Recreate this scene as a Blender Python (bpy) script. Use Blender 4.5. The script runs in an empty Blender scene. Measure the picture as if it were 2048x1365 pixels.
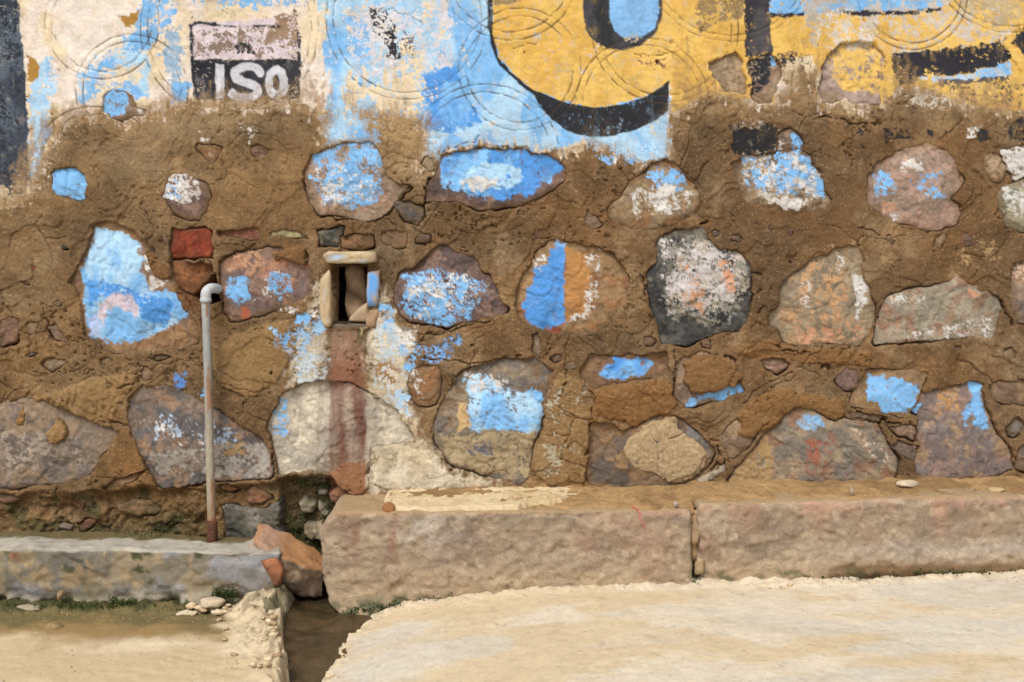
import bpy, bmesh, math, random
import numpy as np
from mathutils import Vector, Matrix

random.seed(7)
sc = bpy.context.scene
COL = sc.collection

# ------------------------------------------------------------------ camera, light, exposure
D, F, S, HC, VH = 2.6, 2080.0, 0.00125, 0.909, 453.0      # wall plane y = 0, camera 2.6 m in front of it
cam = bpy.data.cameras.new('camera')
cam_ob = bpy.data.objects.new('camera', cam)
COL.objects.link(cam_ob)
cam_ob.location = (0, -D, HC)
cam_ob.rotation_euler = (math.radians(90), 0, 0)
cam.sensor_width = 36.0
cam.lens = F / 2048.0 * 36.0
cam.shift_y = -(682.5 - VH) / 2048.0
cam.clip_start, cam.clip_end = 0.05, 200.0
sc.camera = cam_ob

SUN_EL, SUN_AZ = 52.0, 205.0       # azimuth: light comes from the camera side, a little to the left
world = bpy.data.worlds.new('World')
sc.world = world
world.use_nodes = True
wn, wl = world.node_tree.nodes, world.node_tree.links
wn.clear()
w_out = wn.new('ShaderNodeOutputWorld')
w_bg = wn.new('ShaderNodeBackground')
w_sky = wn.new('ShaderNodeTexSky')
w_sky.sky_type = 'NISHITA'
w_sky.sun_disc = False
w_sky.sun_elevation = math.radians(SUN_EL)
w_sky.sun_rotation = math.radians(SUN_AZ)
w_sky.air_density = 1.0
w_sky.dust_density = 6.0
w_hsv = wn.new('ShaderNodeHueSaturation')
w_hsv.inputs['Saturation'].default_value = 0.22           # an overcast sky is nearly white
wl.new(w_sky.outputs[0], w_hsv.inputs['Color'])
wl.new(w_hsv.outputs[0], w_bg.inputs['Color'])
w_bg.inputs['Strength'].default_value = 0.115
wl.new(w_bg.outputs[0], w_out.inputs['Surface'])

sun = bpy.data.lights.new('sun', 'SUN')
sun.energy = 1.5
sun.angle = math.radians(24)
sun.color = (1.0, 0.96, 0.9)
sun_ob = bpy.data.objects.new('sun', sun)
COL.objects.link(sun_ob)
a, e = math.radians(SUN_AZ), math.radians(SUN_EL)
sdir = Vector((math.sin(a) * math.cos(e), math.cos(a) * math.cos(e), math.sin(e)))
sun_ob.rotation_euler = sdir.to_track_quat('Z', 'Y').to_euler()
sun_ob.location = sdir * 10

sc.view_settings.view_transform = 'Standard'
sc.view_settings.look = 'None'
sc.view_settings.gamma = 1.0
sc.view_settings.exposure = 0.35
sc.view_settings.use_curve_mapping = False

# ------------------------------------------------------------------ helpers
def wx(u): return (np.asarray(u, float) - 1024.0) * S
def wz(v): return HC - (np.asarray(v, float) - VH) * S
def at(u, v, y):
    d = D + y
    return Vector(((u - 1024.0) * d / F, y, HC - (v - VH) * d / F))

ALB = 0.86
def lin(c):
    c = np.asarray(c, float) / 255.0
    return np.where(c <= 0.04045, c / 12.92, ((c + 0.055) / 1.055) ** 2.4) * ALB

def sm(a, b, x):
    t = np.clip((x - a) / (b - a), 0, 1)
    return t * t * (3 - 2 * t)

rng = np.random.RandomState(11)
TAB = rng.rand(256, 256).astype(np.float32) * 2 - 1
PERM = rng.permutation(256)

def vn(x, y, seed=0):
    x = np.asarray(x, np.float32) + seed * 17.37
    y = np.asarray(y, np.float32) + seed * 31.71
    x, y = x * 0.8 + y * 0.6, y * 0.8 - x * 0.6
    xi = np.floor(x); yi = np.floor(y)
    fx = x - xi; fy = y - yi
    fx = fx * fx * fx * (fx * (fx * 6 - 15) + 10)
    fy = fy * fy * fy * (fy * (fy * 6 - 15) + 10)
    i = xi.astype(np.int32) & 255; j = yi.astype(np.int32) & 255
    i1 = (i + 1) & 255; j1 = (j + 1) & 255
    p = TAB[j, i]; q = TAB[j, i1]; r = TAB[j1, i]; s = TAB[j1, i1]
    a_ = p + (q - p) * fx
    b_ = r + (s - r) * fx
    return a_ + (b_ - a_) * fy

def fbm(x, y, scale, octv=4, seed=0, gain=0.5):
    o = 0.0; amp = 1.0; tot = 0.0; f = 1.0 / scale
    for k in range(octv):
        o = o + amp * vn(x * f, y * f, seed + k * 5)
        tot += amp; amp *= gain; f *= 2.03
    return o / tot * 1.5

def vn3(p, scale, seed=0):
    q = p / scale + seed * 7.31
    i = np.floor(q); f = q - i
    f = f * f * (3 - 2 * f)
    i = i.astype(np.int64)
    out = 0.0
    for dx in (0, 1):
        for dy in (0, 1):
            for dz in (0, 1):
                h = PERM[(PERM[(PERM[(i[:, 0] + dx) & 255] + i[:, 1] + dy) & 255] + i[:, 2] + dz) & 255]
                w = (f[:, 0] if dx else 1 - f[:, 0]) * (f[:, 1] if dy else 1 - f[:, 1]) * (f[:, 2] if dz else 1 - f[:, 2])
                out = out + w * (h / 127.5 - 1)
    return out

def fbm3(p, scale, octv=4, seed=0, gain=0.5):
    o = 0; amp = 1; tot = 0
    for k in range(octv):
        o = o + amp * vn3(p, scale / 2.03 ** k, seed + k * 3)
        tot += amp; amp *= gain
    return o / tot * 1.5

def cells(x, y, scale, seed=0, tilt=1.0):
    """broken facets: every cell of a jittered grid is a little tilted plane; returns height in -1..1 and distance to the cell border"""
    x = np.asarray(x, float) / scale; y = np.asarray(y, float) / scale
    xi = np.floor(x).astype(np.int32); yi = np.floor(y).astype(np.int32)
    b1 = np.full(x.shape, 9.0); b2 = np.full(x.shape, 9.0); h = np.zeros(x.shape)
    for dx in (-1, 0, 1):
        for dy in (-1, 0, 1):
            i = (xi + dx + seed * 13) & 255; j = (yi + dy + seed * 7) & 255
            ox = xi + dx + .5 + .45 * TAB[j, i]; oy = yi + dy + .5 + .45 * TAB[i, j]
            ex = x - ox; ey = y - oy; d = ex * ex + ey * ey
            hh = TAB[(j + 91) & 255, (i + 37) & 255] * .6 + tilt * (ex * TAB[(j + 11) & 255, (i + 63) & 255] + ey * TAB[(j + 53) & 255, (i + 5) & 255])
            n = d < b1
            b2 = np.where(n, b1, np.minimum(b2, d)); h = np.where(n, hh, h); b1 = np.where(n, d, b1)
    return h, np.sqrt(b2) - np.sqrt(b1)

def sdf(poly, x, y):
    P = np.asarray(poly, float)
    Q = np.roll(P, -1, 0)
    d2 = np.full(x.shape, 1e18); ins = np.zeros(x.shape, bool)
    for (ax, ay), (bx, by) in zip(P, Q):
        ex, ey = bx - ax, by - ay
        wx_, wy_ = x - ax, y - ay
        t = np.clip((wx_ * ex + wy_ * ey) / (ex * ex + ey * ey + 1e-12), 0, 1)
        d2 = np.minimum(d2, (wx_ - ex * t) ** 2 + (wy_ - ey * t) ** 2)
        c = (ay > y) != (by > y)
        if ey != 0:
            ins ^= c & (x < ex * (y - ay) / ey + ax)
    d = np.sqrt(d2)
    return np.where(ins, -d, d)

def sdline(pts, x, y):
    d2 = np.full(x.shape, 1e18)
    for (ax, ay), (bx, by) in zip(pts[:-1], pts[1:]):
        ex, ey = bx - ax, by - ay
        wx_, wy_ = x - ax, y - ay
        t = np.clip((wx_ * ex + wy_ * ey) / (ex * ex + ey * ey + 1e-12), 0, 1)
        d2 = np.minimum(d2, (wx_ - ex * t) ** 2 + (wy_ - ey * t) ** 2)
    return np.sqrt(d2)

def chaikin(poly, n=1):
    P = np.asarray(poly, float)
    for _ in range(n):
        Q = np.roll(P, -1, 0)
        P = np.stack([P * 0.88 + Q * 0.12, P * 0.12 + Q * 0.88], 1).reshape(-1, 2)
    return P

def warp(u, v):
    """the common wobble of every outline on the wall"""
    return (u + 5 * fbm(u, v, 34, 4, 3, 0.68), v + 5 * fbm(u, v, 34, 4, 9, 0.68))

class Field:
    """points on the wall (photo pixels), with a colour and a grit value each"""
    def __init__(s, u, v):
        s.u, s.v = u, v
        s.wu, s.wv = warp(u, v)
        s.col = np.zeros(u.shape + (3,)); s.grit = np.ones(u.shape)
    def win(s, poly, m):
        P = np.asarray(poly, float)
        k = (s.u > P[:, 0].min() - m) & (s.u < P[:, 0].max() + m) & (s.v > P[:, 1].min() - m) & (s.v < P[:, 1].max() + m)
        return np.nonzero(k)
    def mix(s, idx, rgb, c, grit=None):
        c3 = c[..., None]
        s.col[idx] = s.col[idx] * (1 - c3) + np.asarray(rgb) * c3
        if grit is not None:
            s.grit[idx] = s.grit[idx] * (1 - c) + grit * c

def paint(fd, poly, rgb, flake=0.2, edge=7.0, seed=0, streak=0.0, soft=1.6, grit=0.12, w=1.0, var=0.10, op=1.0, rgb2=None, flat=False):
    """a coat of paint inside poly with torn edges; flake = share that has come off"""
    line = None
    if rgb == ORANGE: flake = min(.85, flake + .2)
    if isinstance(poly, tuple) and poly[0] == 'line': line = poly[2] / 2; poly = poly[1]
    idx = fd.win(poly, 30)
    if idx[0].size == 0: return
    u, v = fd.u[idx], fd.v[idx]
    if flat: pu, pv = u + 0.8 * vn(u / 9, v / 9, seed), v + 0.8 * vn(u / 9, v / 9, seed + 1)
    else: pu, pv = fd.wu[idx] * w + u * (1 - w), fd.wv[idx] * w + v * (1 - w)
    d = sdf(poly, pu, pv) if line is None else sdline(poly, pu, pv) - line
    d = d + edge * fbm(u, v, 11, 3, 40 + seed, 0.65) + edge * streak * fbm(u, v * 0.18, 6, 2, 50 + seed)
    c = sm(soft, -soft, d)
    if flake > 0:
        n = 0.50 * fbm(u, v, 13, 4, 60 + seed, 0.75) + 0.30 * fbm(u, v * (0.25 if streak else 0.8), 22, 3, 70 + seed) + 0.34 * vn(u / 3.1, v / 3.1, 80 + seed)
        inner = np.clip(-d / 40, 0, 1) * 0.18
        th = np.interp(flake, [0, .1, .3, .5, .7, .9, 1], [.95, .5, .22, .0, -.18, -.42, -1]) + inner
        c = c * sm(th + .07, th - .07, n)
    wash = fbm(u, v, 19, 4, 88 + seed, .7) + .5 * fbm(u, v * .22, 7, 3, 89 + seed)
    c = c * (1 - min(.30, .10 + flake) * sm(.25, .9, wash)) * (1 - min(.85, .25 + 3 * flake) * sm(.72, .9, fbm(u, v, 5.5, 2, 87 + seed)) * sm(.1, .6, fbm(u, v, 60, 2, 86 + seed)))
    base = lin(rgb)
    k = 1 + var * fbm(u, v, 26, 3, 90 + seed) + 0.09 * vn(u / 3, v / 3, 95 + seed) + .07 * fbm(u * .35, v, 6, 2, 93 + seed)
    colr = base * k[..., None]
    if rgb2 is not None:
        t = sm(-.25, .35, fbm(u, v * 0.6, 45, 3, 97 + seed))[..., None]
        colr = (base * (1 - t) + lin(rgb2) * t) * k[..., None]
    fd.mix(idx, colr, c * op, grit)

def ell(cx, cy, rx, ry, n=18):
    return [(cx + rx * math.cos(6.2832 * k / n), cy + ry * math.sin(6.2832 * k / n)) for k in range(n)]
def thick(pts, w):
    """a brush stroke along pts, smoothed"""
    P = np.asarray(pts, float); t = np.linspace(0, len(P) - 1, len(P) * 4)
    Q = np.stack([np.interp(t, np.arange(len(P)), P[:, i]) for i in (0, 1)], -1)
    if len(P) > 3:
        for _ in range(4): Q[1:-1] = (Q[:-2] + 2 * Q[1:-1] + Q[2:]) / 4
    return ('line', Q, w)

# ------------------------------------------------------------------ materials
def make_mat(name, bump=0.5, bdist=0.004, speck=0.5, rough=0.9, var=0.28, scale=1.0, spec=0.25, attr=True, color=(0.5, 0.5, 0.5), metal=0.0, wet=None):
    m = bpy.data.materials.new(name); m.use_nodes = True
    n, l = m.node_tree.nodes, m.node_tree.links
    b = n['Principled BSDF']
    b.inputs['Roughness'].default_value = rough
    b.inputs['Specular IOR Level'].default_value = spec
    b.inputs['Metallic'].default_value = metal
    tc = n.new('ShaderNodeTexCoord'); co = tc.outputs['Object']
    def noise(sc_, det=4, r=0.6):
        t = n.new('ShaderNodeTexNoise'); t.inputs['Scale'].default_value = sc_ * scale; t.inputs['Detail'].default_value = det; t.inputs['Roughness'].default_value = r
        l.new(co, t.inputs['Vector']); return t.outputs['Fac']
    def math_(op, x, y=None, z=None):
        k = n.new('ShaderNodeMath'); k.operation = op
        for i, q in enumerate((x, y, z)):
            if q is None: continue
            if isinstance(q, (int, float)): k.inputs[i].default_value = q
            else: l.new(q, k.inputs[i])
        return k.outputs[0]
    if attr:
        at_ = n.new('ShaderNodeAttribute'); at_.attribute_name = 'Col'
        src, grit = at_.outputs['Color'], at_.outputs['Alpha']
    else:
        rgb = n.new('ShaderNodeRGB'); rgb.outputs[0].default_value = (*color, 1); src = rgb.outputs[0]; grit = 1.0
    f1, f2, f3 = noise(420, 3, 0.7), noise(95, 5, 0.65), noise(1100, 2, 0.5)
    g_amt = math_('ADD', math_('MULTIPLY', grit, 0.75), 0.25)
    mod = math_('ADD', math_('MULTIPLY', math_('SUBTRACT', f1, 0.5), 1.5), math_('MULTIPLY', math_('SUBTRACT', f2, 0.5), 0.8))
    mod = math_('ADD', 1.0, math_('MULTIPLY', math_('MULTIPLY', mod, var * 2), g_amt))
    vm = n.new('ShaderNodeVectorMath'); vm.operation = 'SCALE'; l.new(src, vm.inputs[0]); l.new(mod, vm.inputs['Scale'])
    colr = vm.outputs[0]
    if speck > 0:
        vo = n.new('ShaderNodeTexVoronoi'); vo.inputs['Scale'].default_value = 260 * scale; l.new(co, vo.inputs['Vector'])
        near = math_('LESS_THAN', vo.outputs['Distance'], 0.30)
        sep = n.new('ShaderNodeSeparateColor'); l.new(vo.outputs['Color'], sep.inputs[0])
        pale = math_('MULTIPLY', math_('MULTIPLY', near, math_('GREATER_THAN', sep.outputs[0], 0.92)), math_('MULTIPLY', grit, speck))
        dark = math_('MULTIPLY', math_('MULTIPLY', near, math_('LESS_THAN', sep.outputs[0], 0.12)), math_('MULTIPLY', grit, speck))
        for fac, c2 in ((pale, (0.52, 0.40, 0.27, 1)), (dark, (0.055, 0.035, 0.022, 1))):
            mx = n.new('ShaderNodeMix'); mx.data_type = 'RGBA'
            l.new(fac, mx.inputs['Factor']); l.new(colr, mx.inputs['A']); mx.inputs['B'].default_value = c2
            colr = mx.outputs['Result']
    l.new(colr, b.inputs['Base Color'])
    h = math_('ADD', math_('MULTIPLY', f1, 0.6), math_('ADD', math_('MULTIPLY', f2, 1.0), math_('MULTIPLY', f3, 0.25)))
    bp = n.new('ShaderNodeBump'); bp.inputs['Distance'].default_value = bdist
    l.new(h, bp.inputs['Height'])
    if attr: l.new(math_('MULTIPLY', g_amt, bump), bp.inputs['Strength'])
    else: bp.inputs['Strength'].default_value = bump
    l.new(bp.outputs[0], b.inputs['Normal'])
    if wet is not None:
        l.new(math_('ADD', wet, math_('MULTIPLY', f2, 0.35)), b.inputs['Roughness'])
    return m

M_MORTAR = make_mat('weathered_mortar', 0.9, 0.004, 0.7, 0.95, 0.5)
M_STONE = make_mat('rubble_stone', 0.95, 0.005, 0.3, 0.88, 0.52)
M_KERB = make_mat('quartzite_block', 1.0, 0.006, 0.4, 0.9, 0.48)
M_CONC = make_mat('cast_concrete', 0.8, 0.005, 0.4, 0.92, 0.32)
M_SAND = make_mat('sandy_concrete', 0.7, 0.004, 0.6, 0.95, 0.27)
M_PIPE = make_mat('weathered_pipe', 0.25, 0.001, 0.0, 0.6, 0.22, spec=0.4)
M_MUD = make_mat('wet_mud', 0.5, 0.004, 0.3, 0.5, 0.3, spec=0.5, wet=0.12)
M_MOSS = make_mat('moss', 0.3, 0.002, 0.0, 0.95, 0.5)
M_BIT = make_mat('dry_bits', 0.3, 0.001, 0.0, 0.85, 0.25)

# ------------------------------------------------------------------ mesh building
def mesh_object(name, verts, quads, col, grit, mat, parent=None, smooth=True, tris=None):
    me = bpy.data.meshes.new(name)
    nv = len(verts); nq = len(quads); nt = 0 if tris is None else len(tris)
    me.vertices.add(nv); me.vertices.foreach_set('co', np.asarray(verts, np.float32).ravel())
    me.loops.add(nq * 4 + nt * 3)
    li = np.asarray(quads, np.int32).ravel()
    st = np.arange(nq, dtype=np.int32) * 4
    if nt:
        li = np.concatenate([li, np.asarray(tris, np.int32).ravel()])
        st = np.concatenate([st, nq * 4 + np.arange(nt, dtype=np.int32) * 3])
    me.loops.foreach_set('vertex_index', li)
    me.polygons.add(nq + nt); me.polygons.foreach_set('loop_start', st)
    me.update(calc_edges=True)
    at_ = me.color_attributes.new('Col', 'FLOAT_COLOR', 'POINT')
    c4 = np.ones((nv, 4), np.float32); c4[:, :3] = np.clip(col, 0.004, 0.85); c4[:, 3] = grit
    at_.data.foreach_set('color', c4.ravel())
    if smooth: me.shade_smooth()
    me.materials.append(mat)
    o = bpy.data.objects.new(name, me); COL.objects.link(o)
    if parent is not None: o.parent = parent
    return o

def grid_object(name, X, Y, Z, col, grit, mat, keep=None, parent=None):
    h, w = X.shape
    idx = np.arange(h * w).reshape(h, w)
    q = np.stack([idx[:-1, :-1], idx[1:, :-1], idx[1:, 1:], idx[:-1, 1:]], -1)
    if keep is not None: q = q[keep]
    q = q.reshape(-1, 4)
    used = np.zeros(h * w, bool); used[q] = True
    remap = np.cumsum(used) - 1
    V = np.stack([X, Y, Z], -1).reshape(-1, 3)[used]
    return mesh_object(name, V, remap[q], np.broadcast_to(col, X.shape + (3,)).reshape(-1, 3)[used], np.broadcast_to(grit, X.shape).ravel()[used], mat, parent)

def tag(o, label=None, cat=None, group=None, kind=None):
    if label: o['label'] = label
    if cat: o['category'] = cat
    if group: o['group'] = group
    if kind: o['kind'] = kind
    return o

def block(name, lo, hi, step, r, disp, colf, mat, parent=None, shape=None):
    """a worked block: rounded box whose skin is displaced; shape(p) may bend it first"""
    lo = np.array(lo, float); hi = np.array(hi, float)
    V = []; Q = []; base = 0
    for ax in range(3):
        a1, a2 = [(1, 2), (2, 0), (0, 1)][ax]
        n1 = max(2, int((hi[a1] - lo[a1]) / step)); n2 = max(2, int((hi[a2] - lo[a2]) / step))
        for side in (0, 1):
            g1, g2 = np.meshgrid(np.linspace(lo[a1], hi[a1], n1 + 1), np.linspace(lo[a2], hi[a2], n2 + 1), indexing='ij')
            p = np.zeros(g1.shape + (3,)); p[..., a1] = g1; p[..., a2] = g2; p[..., ax] = (lo, hi)[side][ax]
            idx = base + np.arange(g1.size).reshape(g1.shape)
            q = np.stack([idx[:-1, :-1], idx[1:, :-1], idx[1:, 1:], idx[:-1, 1:]], -1).reshape(-1, 4)
            if side == 0: q = q[:, ::-1]
            V.append(p.reshape(-1, 3)); Q.append(q); base += g1.size
    V = np.concatenate(V); Q = np.concatenate(Q)
    key = np.round(V / 1e-5).astype(np.int64)
    _, first, inv = np.unique(key, axis=0, return_index=True, return_inverse=True)
    V = V[first]; Q = inv.ravel()[Q]
    inner = np.clip(V, lo + r, hi - r)
    nrm = V - inner; nrm /= np.linalg.norm(nrm, axis=1)[:, None] + 1e-9
    P = inner + nrm * r
    P = P + nrm * disp(P, nrm)[:, None]
    if shape is not None: P = shape(P)
    c, g = colf(P, nrm)
    return mesh_object(name, P, Q, c, g, mat, parent)

def rock(name, pts, colf, mat, cuts=3, amp=0.004, sc_=0.03, seed=0, parent=None, smooth=True, facet=0.0):
    """a broken rock: hull of the given corner points, subdivided and roughened"""
    bm = bmesh.new()
    for p in pts: bm.verts.new(p)
    r = bmesh.ops.convex_hull(bm, input=bm.verts)
    bmesh.ops.delete(bm, geom=[g for g in r['geom_interior'] if isinstance(g, bmesh.types.BMVert)], context='VERTS')
    if cuts: bmesh.ops.subdivide_edges(bm, edges=bm.edges[:], cuts=cuts, use_grid_fill=True)
    if cuts:
        bmesh.ops.smooth_vert(bm, verts=bm.verts[:], factor=0.25, use_axis_x=True, use_axis_y=True, use_axis_z=True)
    bm.normal_update()
    P = np.array([v.co for v in bm.verts]); N = np.array([v.normal for v in bm.verts])
    c, g = colf(P, N)
    d = amp * fbm3(P, sc_, 5, seed, .6)
    if facet: d = d + facet * (cells(P[:, 0] + .5 * P[:, 1], P[:, 2] + .6 * P[:, 1], .045, seed)[0] + .45 * cells(P[:, 0] - .6 * P[:, 1], P[:, 2] + .3 * P[:, 1], .016, seed + 3)[0])
    P = P + N * d[:, None]
    for k, v in enumerate(bm.verts): v.co = P[k]
    me = bpy.data.meshes.new(name); bm.to_mesh(me); bm.free()
    at_ = me.color_attributes.new('Col', 'FLOAT_COLOR', 'POINT')
    c4 = np.ones((len(P), 4), np.float32); c4[:, :3] = np.clip(c, 0.004, 0.85); c4[:, 3] = g
    at_.data.foreach_set('color', c4.ravel())
    if smooth: me.shade_smooth()
    me.materials.append(mat)
    o = bpy.data.objects.new(name, me); COL.objects.link(o)
    if parent is not None: o.parent = parent
    return o

def tube(pts, radii, seg=14, caps=True):
    P = np.asarray(pts, float); n = len(P)
    T = np.gradient(P, axis=0); T /= np.linalg.norm(T, axis=1)[:, None]
    V = []; Q = []; Tr = []
    ref = np.array([1.0, 0.0, 0.0]) if abs(T[0][0]) < 0.8 else np.array([0, 1.0, 0])
    for k in range(n):
        a_ = np.cross(T[k], ref); a_ /= np.linalg.norm(a_); b_ = np.cross(T[k], a_)
        ref = np.cross(a_, T[k]) if k < 0 else ref
        for j in range(seg):
            t = 6.28318 * j / seg
            V.append(P[k] + radii[k] * (math.cos(t) * a_ + math.sin(t) * b_))
    for k in range(n - 1):
        for j in range(seg):
            Q.append((k * seg + j, k * seg + (j + 1) % seg, (k + 1) * seg + (j + 1) % seg, (k + 1) * seg + j))
    if caps:
        for k, flip in ((0, True), (n - 1, False)):
            V.append(P[k]); c = len(V) - 1
            for j in range(seg):
                t3 = (k * seg + j, k * seg + (j + 1) % seg, c)
                Tr.append(t3[::-1] if flip else t3)
    return np.array(V), np.array(Q), np.array(Tr)

# ------------------------------------------------------------------ colours (as the sRGB one would pick)
BLUE, BLUE_D, BLUE_P = (126, 182, 234), (84, 150, 222), (170, 208, 238)
WHITE, CREAM, LILAC = (210, 207, 204), (224, 207, 178), (200, 188, 200)
YELLOW, BLACK, ORANGE = (222, 184, 102), (44, 46, 54), (190, 144, 114)
MORTAR, TAN, OCHRE = (128, 100, 69), (172, 142, 100), (176, 126, 70)

# ------------------------------------------------------------------ the stones of the wall, outlines in photo pixels
# poly, (colour, second colour, third), options, [paint coats]
ST = []
def stone(poly, cols, paints=(), name='stone', bulge=9, edge=-6, R=26, gap=0.0, base=0.0, seed=None, sharp=False, rough=1.0, tilt=(0, 0), label=None, smear=0.6, ang=0.3, amp=1.0):
    ST.append(dict(poly=chaikin(poly, 0 if sharp else 1), cols=cols, paints=paints, name=name, bulge=bulge * 1e-3, edge=edge * 1e-3, R=R, gap=gap, base=base,
                   seed=len(ST) * 3 + 1 if seed is None else seed, rough=rough, tilt=tilt, label=label, smear=smear, ang=ang, amp=amp))
GREYBR = ((140, 118, 100), (112, 96, 86), (160, 128, 100))
PURPLE = ((118, 92, 84), (92, 76, 74), (140, 112, 98))
TANGR = ((158, 140, 112), (138, 122, 100), (170, 134, 96))
DARKGR = ((96, 90, 86), (74, 74, 76), (130, 116, 100))
PINKST = ((170, 138, 118), (150, 128, 112), (184, 150, 130))
SLATE = ((128, 118, 112), (104, 104, 106), (150, 132, 112))

# upper row, half hidden by the painted render
stone([(201,224),(207,193),(227,172),(248,176),(272,193),(279,213),(305,219),(289,231),(262,238),(243,246),(220,238)], GREYBR,
      [([(206,220),(209,195),(227,178),(248,183),(256,205),(254,228),(225,232)], BLUE, .18), ([(280,215),(300,217),(300,226),(270,230)], WHITE, .4)], bulge=5, edge=-3, R=14)
stone([(103,341),(127,331),(155,334),(177,344),(181,365),(172,386),(176,401),(138,398),(110,393),(102,372)], GREYBR,
      [([(101,340),(127,331),(155,334),(177,346),(176,366),(168,386),(172,401),(138,397),(110,391),(101,372)], BLUE, .1)], bulge=6, edge=-2, R=12, label='small stone covered in light blue paint')
stone([(336,355),(348,348),(365,351),(379,350),(403,365),(417,382),(424,399),(413,424),(396,442),(375,446),(351,434),(337,413),(325,393),(331,372)], PURPLE,
      [([(338,362),(365,348),(392,358),(403,388),(388,404),(350,409),(330,396)], WHITE, .25), ([(332,372),(360,360),(365,400),(336,395)], BLUE, .72)], bulge=12, gap=0.5, R=18)
stone([(389,289),(444,293),(439,312),(427,331),(415,322),(399,308)], ((130,88,58),(96,76,60),(160,140,120)), bulge=3, edge=-8, R=10)
stone([(496,294),(517,286),(544,294),(537,310),(520,322),(501,310)], ((130,96,86),(104,78,72),(150,118,100)), bulge=3, edge=-7, R=9)
stone([(651,293),(690,284),(745,279),(759,310),(780,351),(800,370),(825,374),(811,386),(773,427),(742,444),(714,441),(680,434),(630,427),(613,389),(604,344),(620,310)], ((160,138,116),(146,122,104),(172,138,112)),
      [([(625,305),(690,285),(748,283),(762,330),(768,380),(745,410),(700,418),(640,400),(622,360)], BLUE, .42), ([(625,330),(760,330),(765,400),(640,410)], WHITE, .8)], bulge=9, edge=-4, R=30, gap=1.5)
stone([(783,415),(800,400),(822,402),(845,412),(849,440),(835,453),(815,446)], DARKGR, bulge=2, edge=-8, R=12, gap=2)
stone([(842,331),(852,315),(869,313),(873,331),(866,346),(852,346)], TANGR, bulge=8, edge=-2, R=12)
stone([(873,317),(890,303),(920,293),(960,290),(1010,296),(1060,300),(1100,308),(1130,330),(1137,352),(1120,372),(1085,392),(1050,407),(1010,417),(985,424),(950,416),(900,404),(850,402),(850,375),(864,352),(870,335)], PURPLE,
      [([(880,330),(905,306),(960,296),(1040,299),(1105,314),(1128,338),(1095,365),(1060,386),(1010,398),(965,394),(905,384),(878,378)], BLUE_D, .13, BLUE), (ell(985,352,62,26), BLUE_P, .15), (ell(960,368,38,14), WHITE, .35)], bulge=10, edge=-5, R=30, gap=0.5, label='long stone with bright blue paint and a pale swirl')
stone([(1212,440),(1212,415),(1240,385),(1275,350),(1300,325),(1330,310),(1355,318),(1375,345),(1397,375),(1404,408),(1395,430),(1350,450),(1290,466),(1250,456)], ((160,136,100),(140,118,90),(150,106,70)),
      [([(1285,345),(1330,330),(1372,345),(1370,378),(1300,385)], BLUE, .5), ([(1255,385),(1320,365),(1385,385),(1370,420),(1270,440)], WHITE, .68), ([(1360,400),(1385,395),(1375,430),(1350,440)], ORANGE, .7)], bulge=13, R=40, gap=-0.5, smear=.9)
stone([(1452,325),(1485,308),(1530,305),(1600,290),(1615,305),(1640,340),(1655,370),(1668,408),(1655,426),(1600,425),(1560,420),(1500,415),(1480,390),(1464,350)], ((160,136,104),(138,116,92),(120,96,72)),
      [([(1480,312),(1600,305),(1640,350),(1648,388),(1610,412),(1530,402),(1490,372)], WHITE, .48), ([(1480,310),(1610,300),(1650,370),(1645,395),(1500,380)], BLUE, .66), ([(1545,395),(1610,398),(1600,420),(1550,412)], WHITE, .2), ([(1634,360),(1648,362),(1646,395),(1634,390)], BLUE, .15)], bulge=10, R=30, gap=-1, smear=.9)
stone([(1558,264),(1580,258),(1602,275),(1606,300),(1580,306),(1555,300)], GREYBR, [([(1582,265),(1604,280),(1600,300),(1586,295)], BLUE, .4), ([(1557,275),(1575,290),(1560,302)], WHITE, .5)], bulge=5, R=12)
stone([(1796,296),(1837,286),(1871,289),(1895,304),(1915,334),(1931,368),(1920,386),(1902,398),(1922,410),(1917,451),(1878,465),(1830,455),(1789,446),(1761,434),(1733,408),(1736,361),(1750,330),(1768,310)], PINKST,
      [([(1752,345),(1788,345),(1786,395),(1752,388)], BLUE, .5), ([(1800,320),(1840,316),(1845,345),(1800,352)], WHITE, .75), ([(1810,350),(1885,340),(1885,400),(1830,405)], BLUE, .78), ([(1762,405),(1790,405),(1790,430),(1765,430)], ORANGE, .4), ([(1765,425),(1800,430),(1785,445)], WHITE, .4)], bulge=14, R=38, gap=1, label='round pinkish stone split by a crack')
stone([(1964,330),(1982,300),(1999,310),(2018,341),(2002,358),(1985,365),(1968,351)], ((150,116,78),(132,104,74),(168,140,110)), bulge=6, R=14, gap=.5)
stone([(1997,300),(2030,293),(2070,288),(2080,350),(2030,362),(2018,341)], GREYBR, [([(1999,300),(2070,290),(2075,350),(2028,358),(2012,335)], WHITE, .25)], bulge=7, R=16, gap=.5)
stone([(1992,396),(1999,372),(2023,366),(2065,357),(2095,440),(2060,470),(2030,459),(2009,451),(2000,430)], ((164,156,128),(140,138,116),(120,122,104)), [([(2000,375),(2070,365),(2070,440),(2010,440)], WHITE, .72)], bulge=10, R=24, gap=1)
stone([(1637,145),(1651,110),(1685,88),(1747,80),(1758,100),(1773,124),(1775,155),(1764,183),(1764,212),(1706,217),(1692,198),(1644,207),(1634,186)], ((176,154,142),(150,130,118),(160,136,110)),
      [([(1652,112),(1690,92),(1740,82),(1765,115),(1770,150),(1762,182),(1690,186),(1670,160)], YELLOW, .36), ([(1690,80),(1750,78),(1735,95),(1700,98)], WHITE, .3)], bulge=3, edge=-7, R=14, gap=-1, smear=.15)
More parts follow.
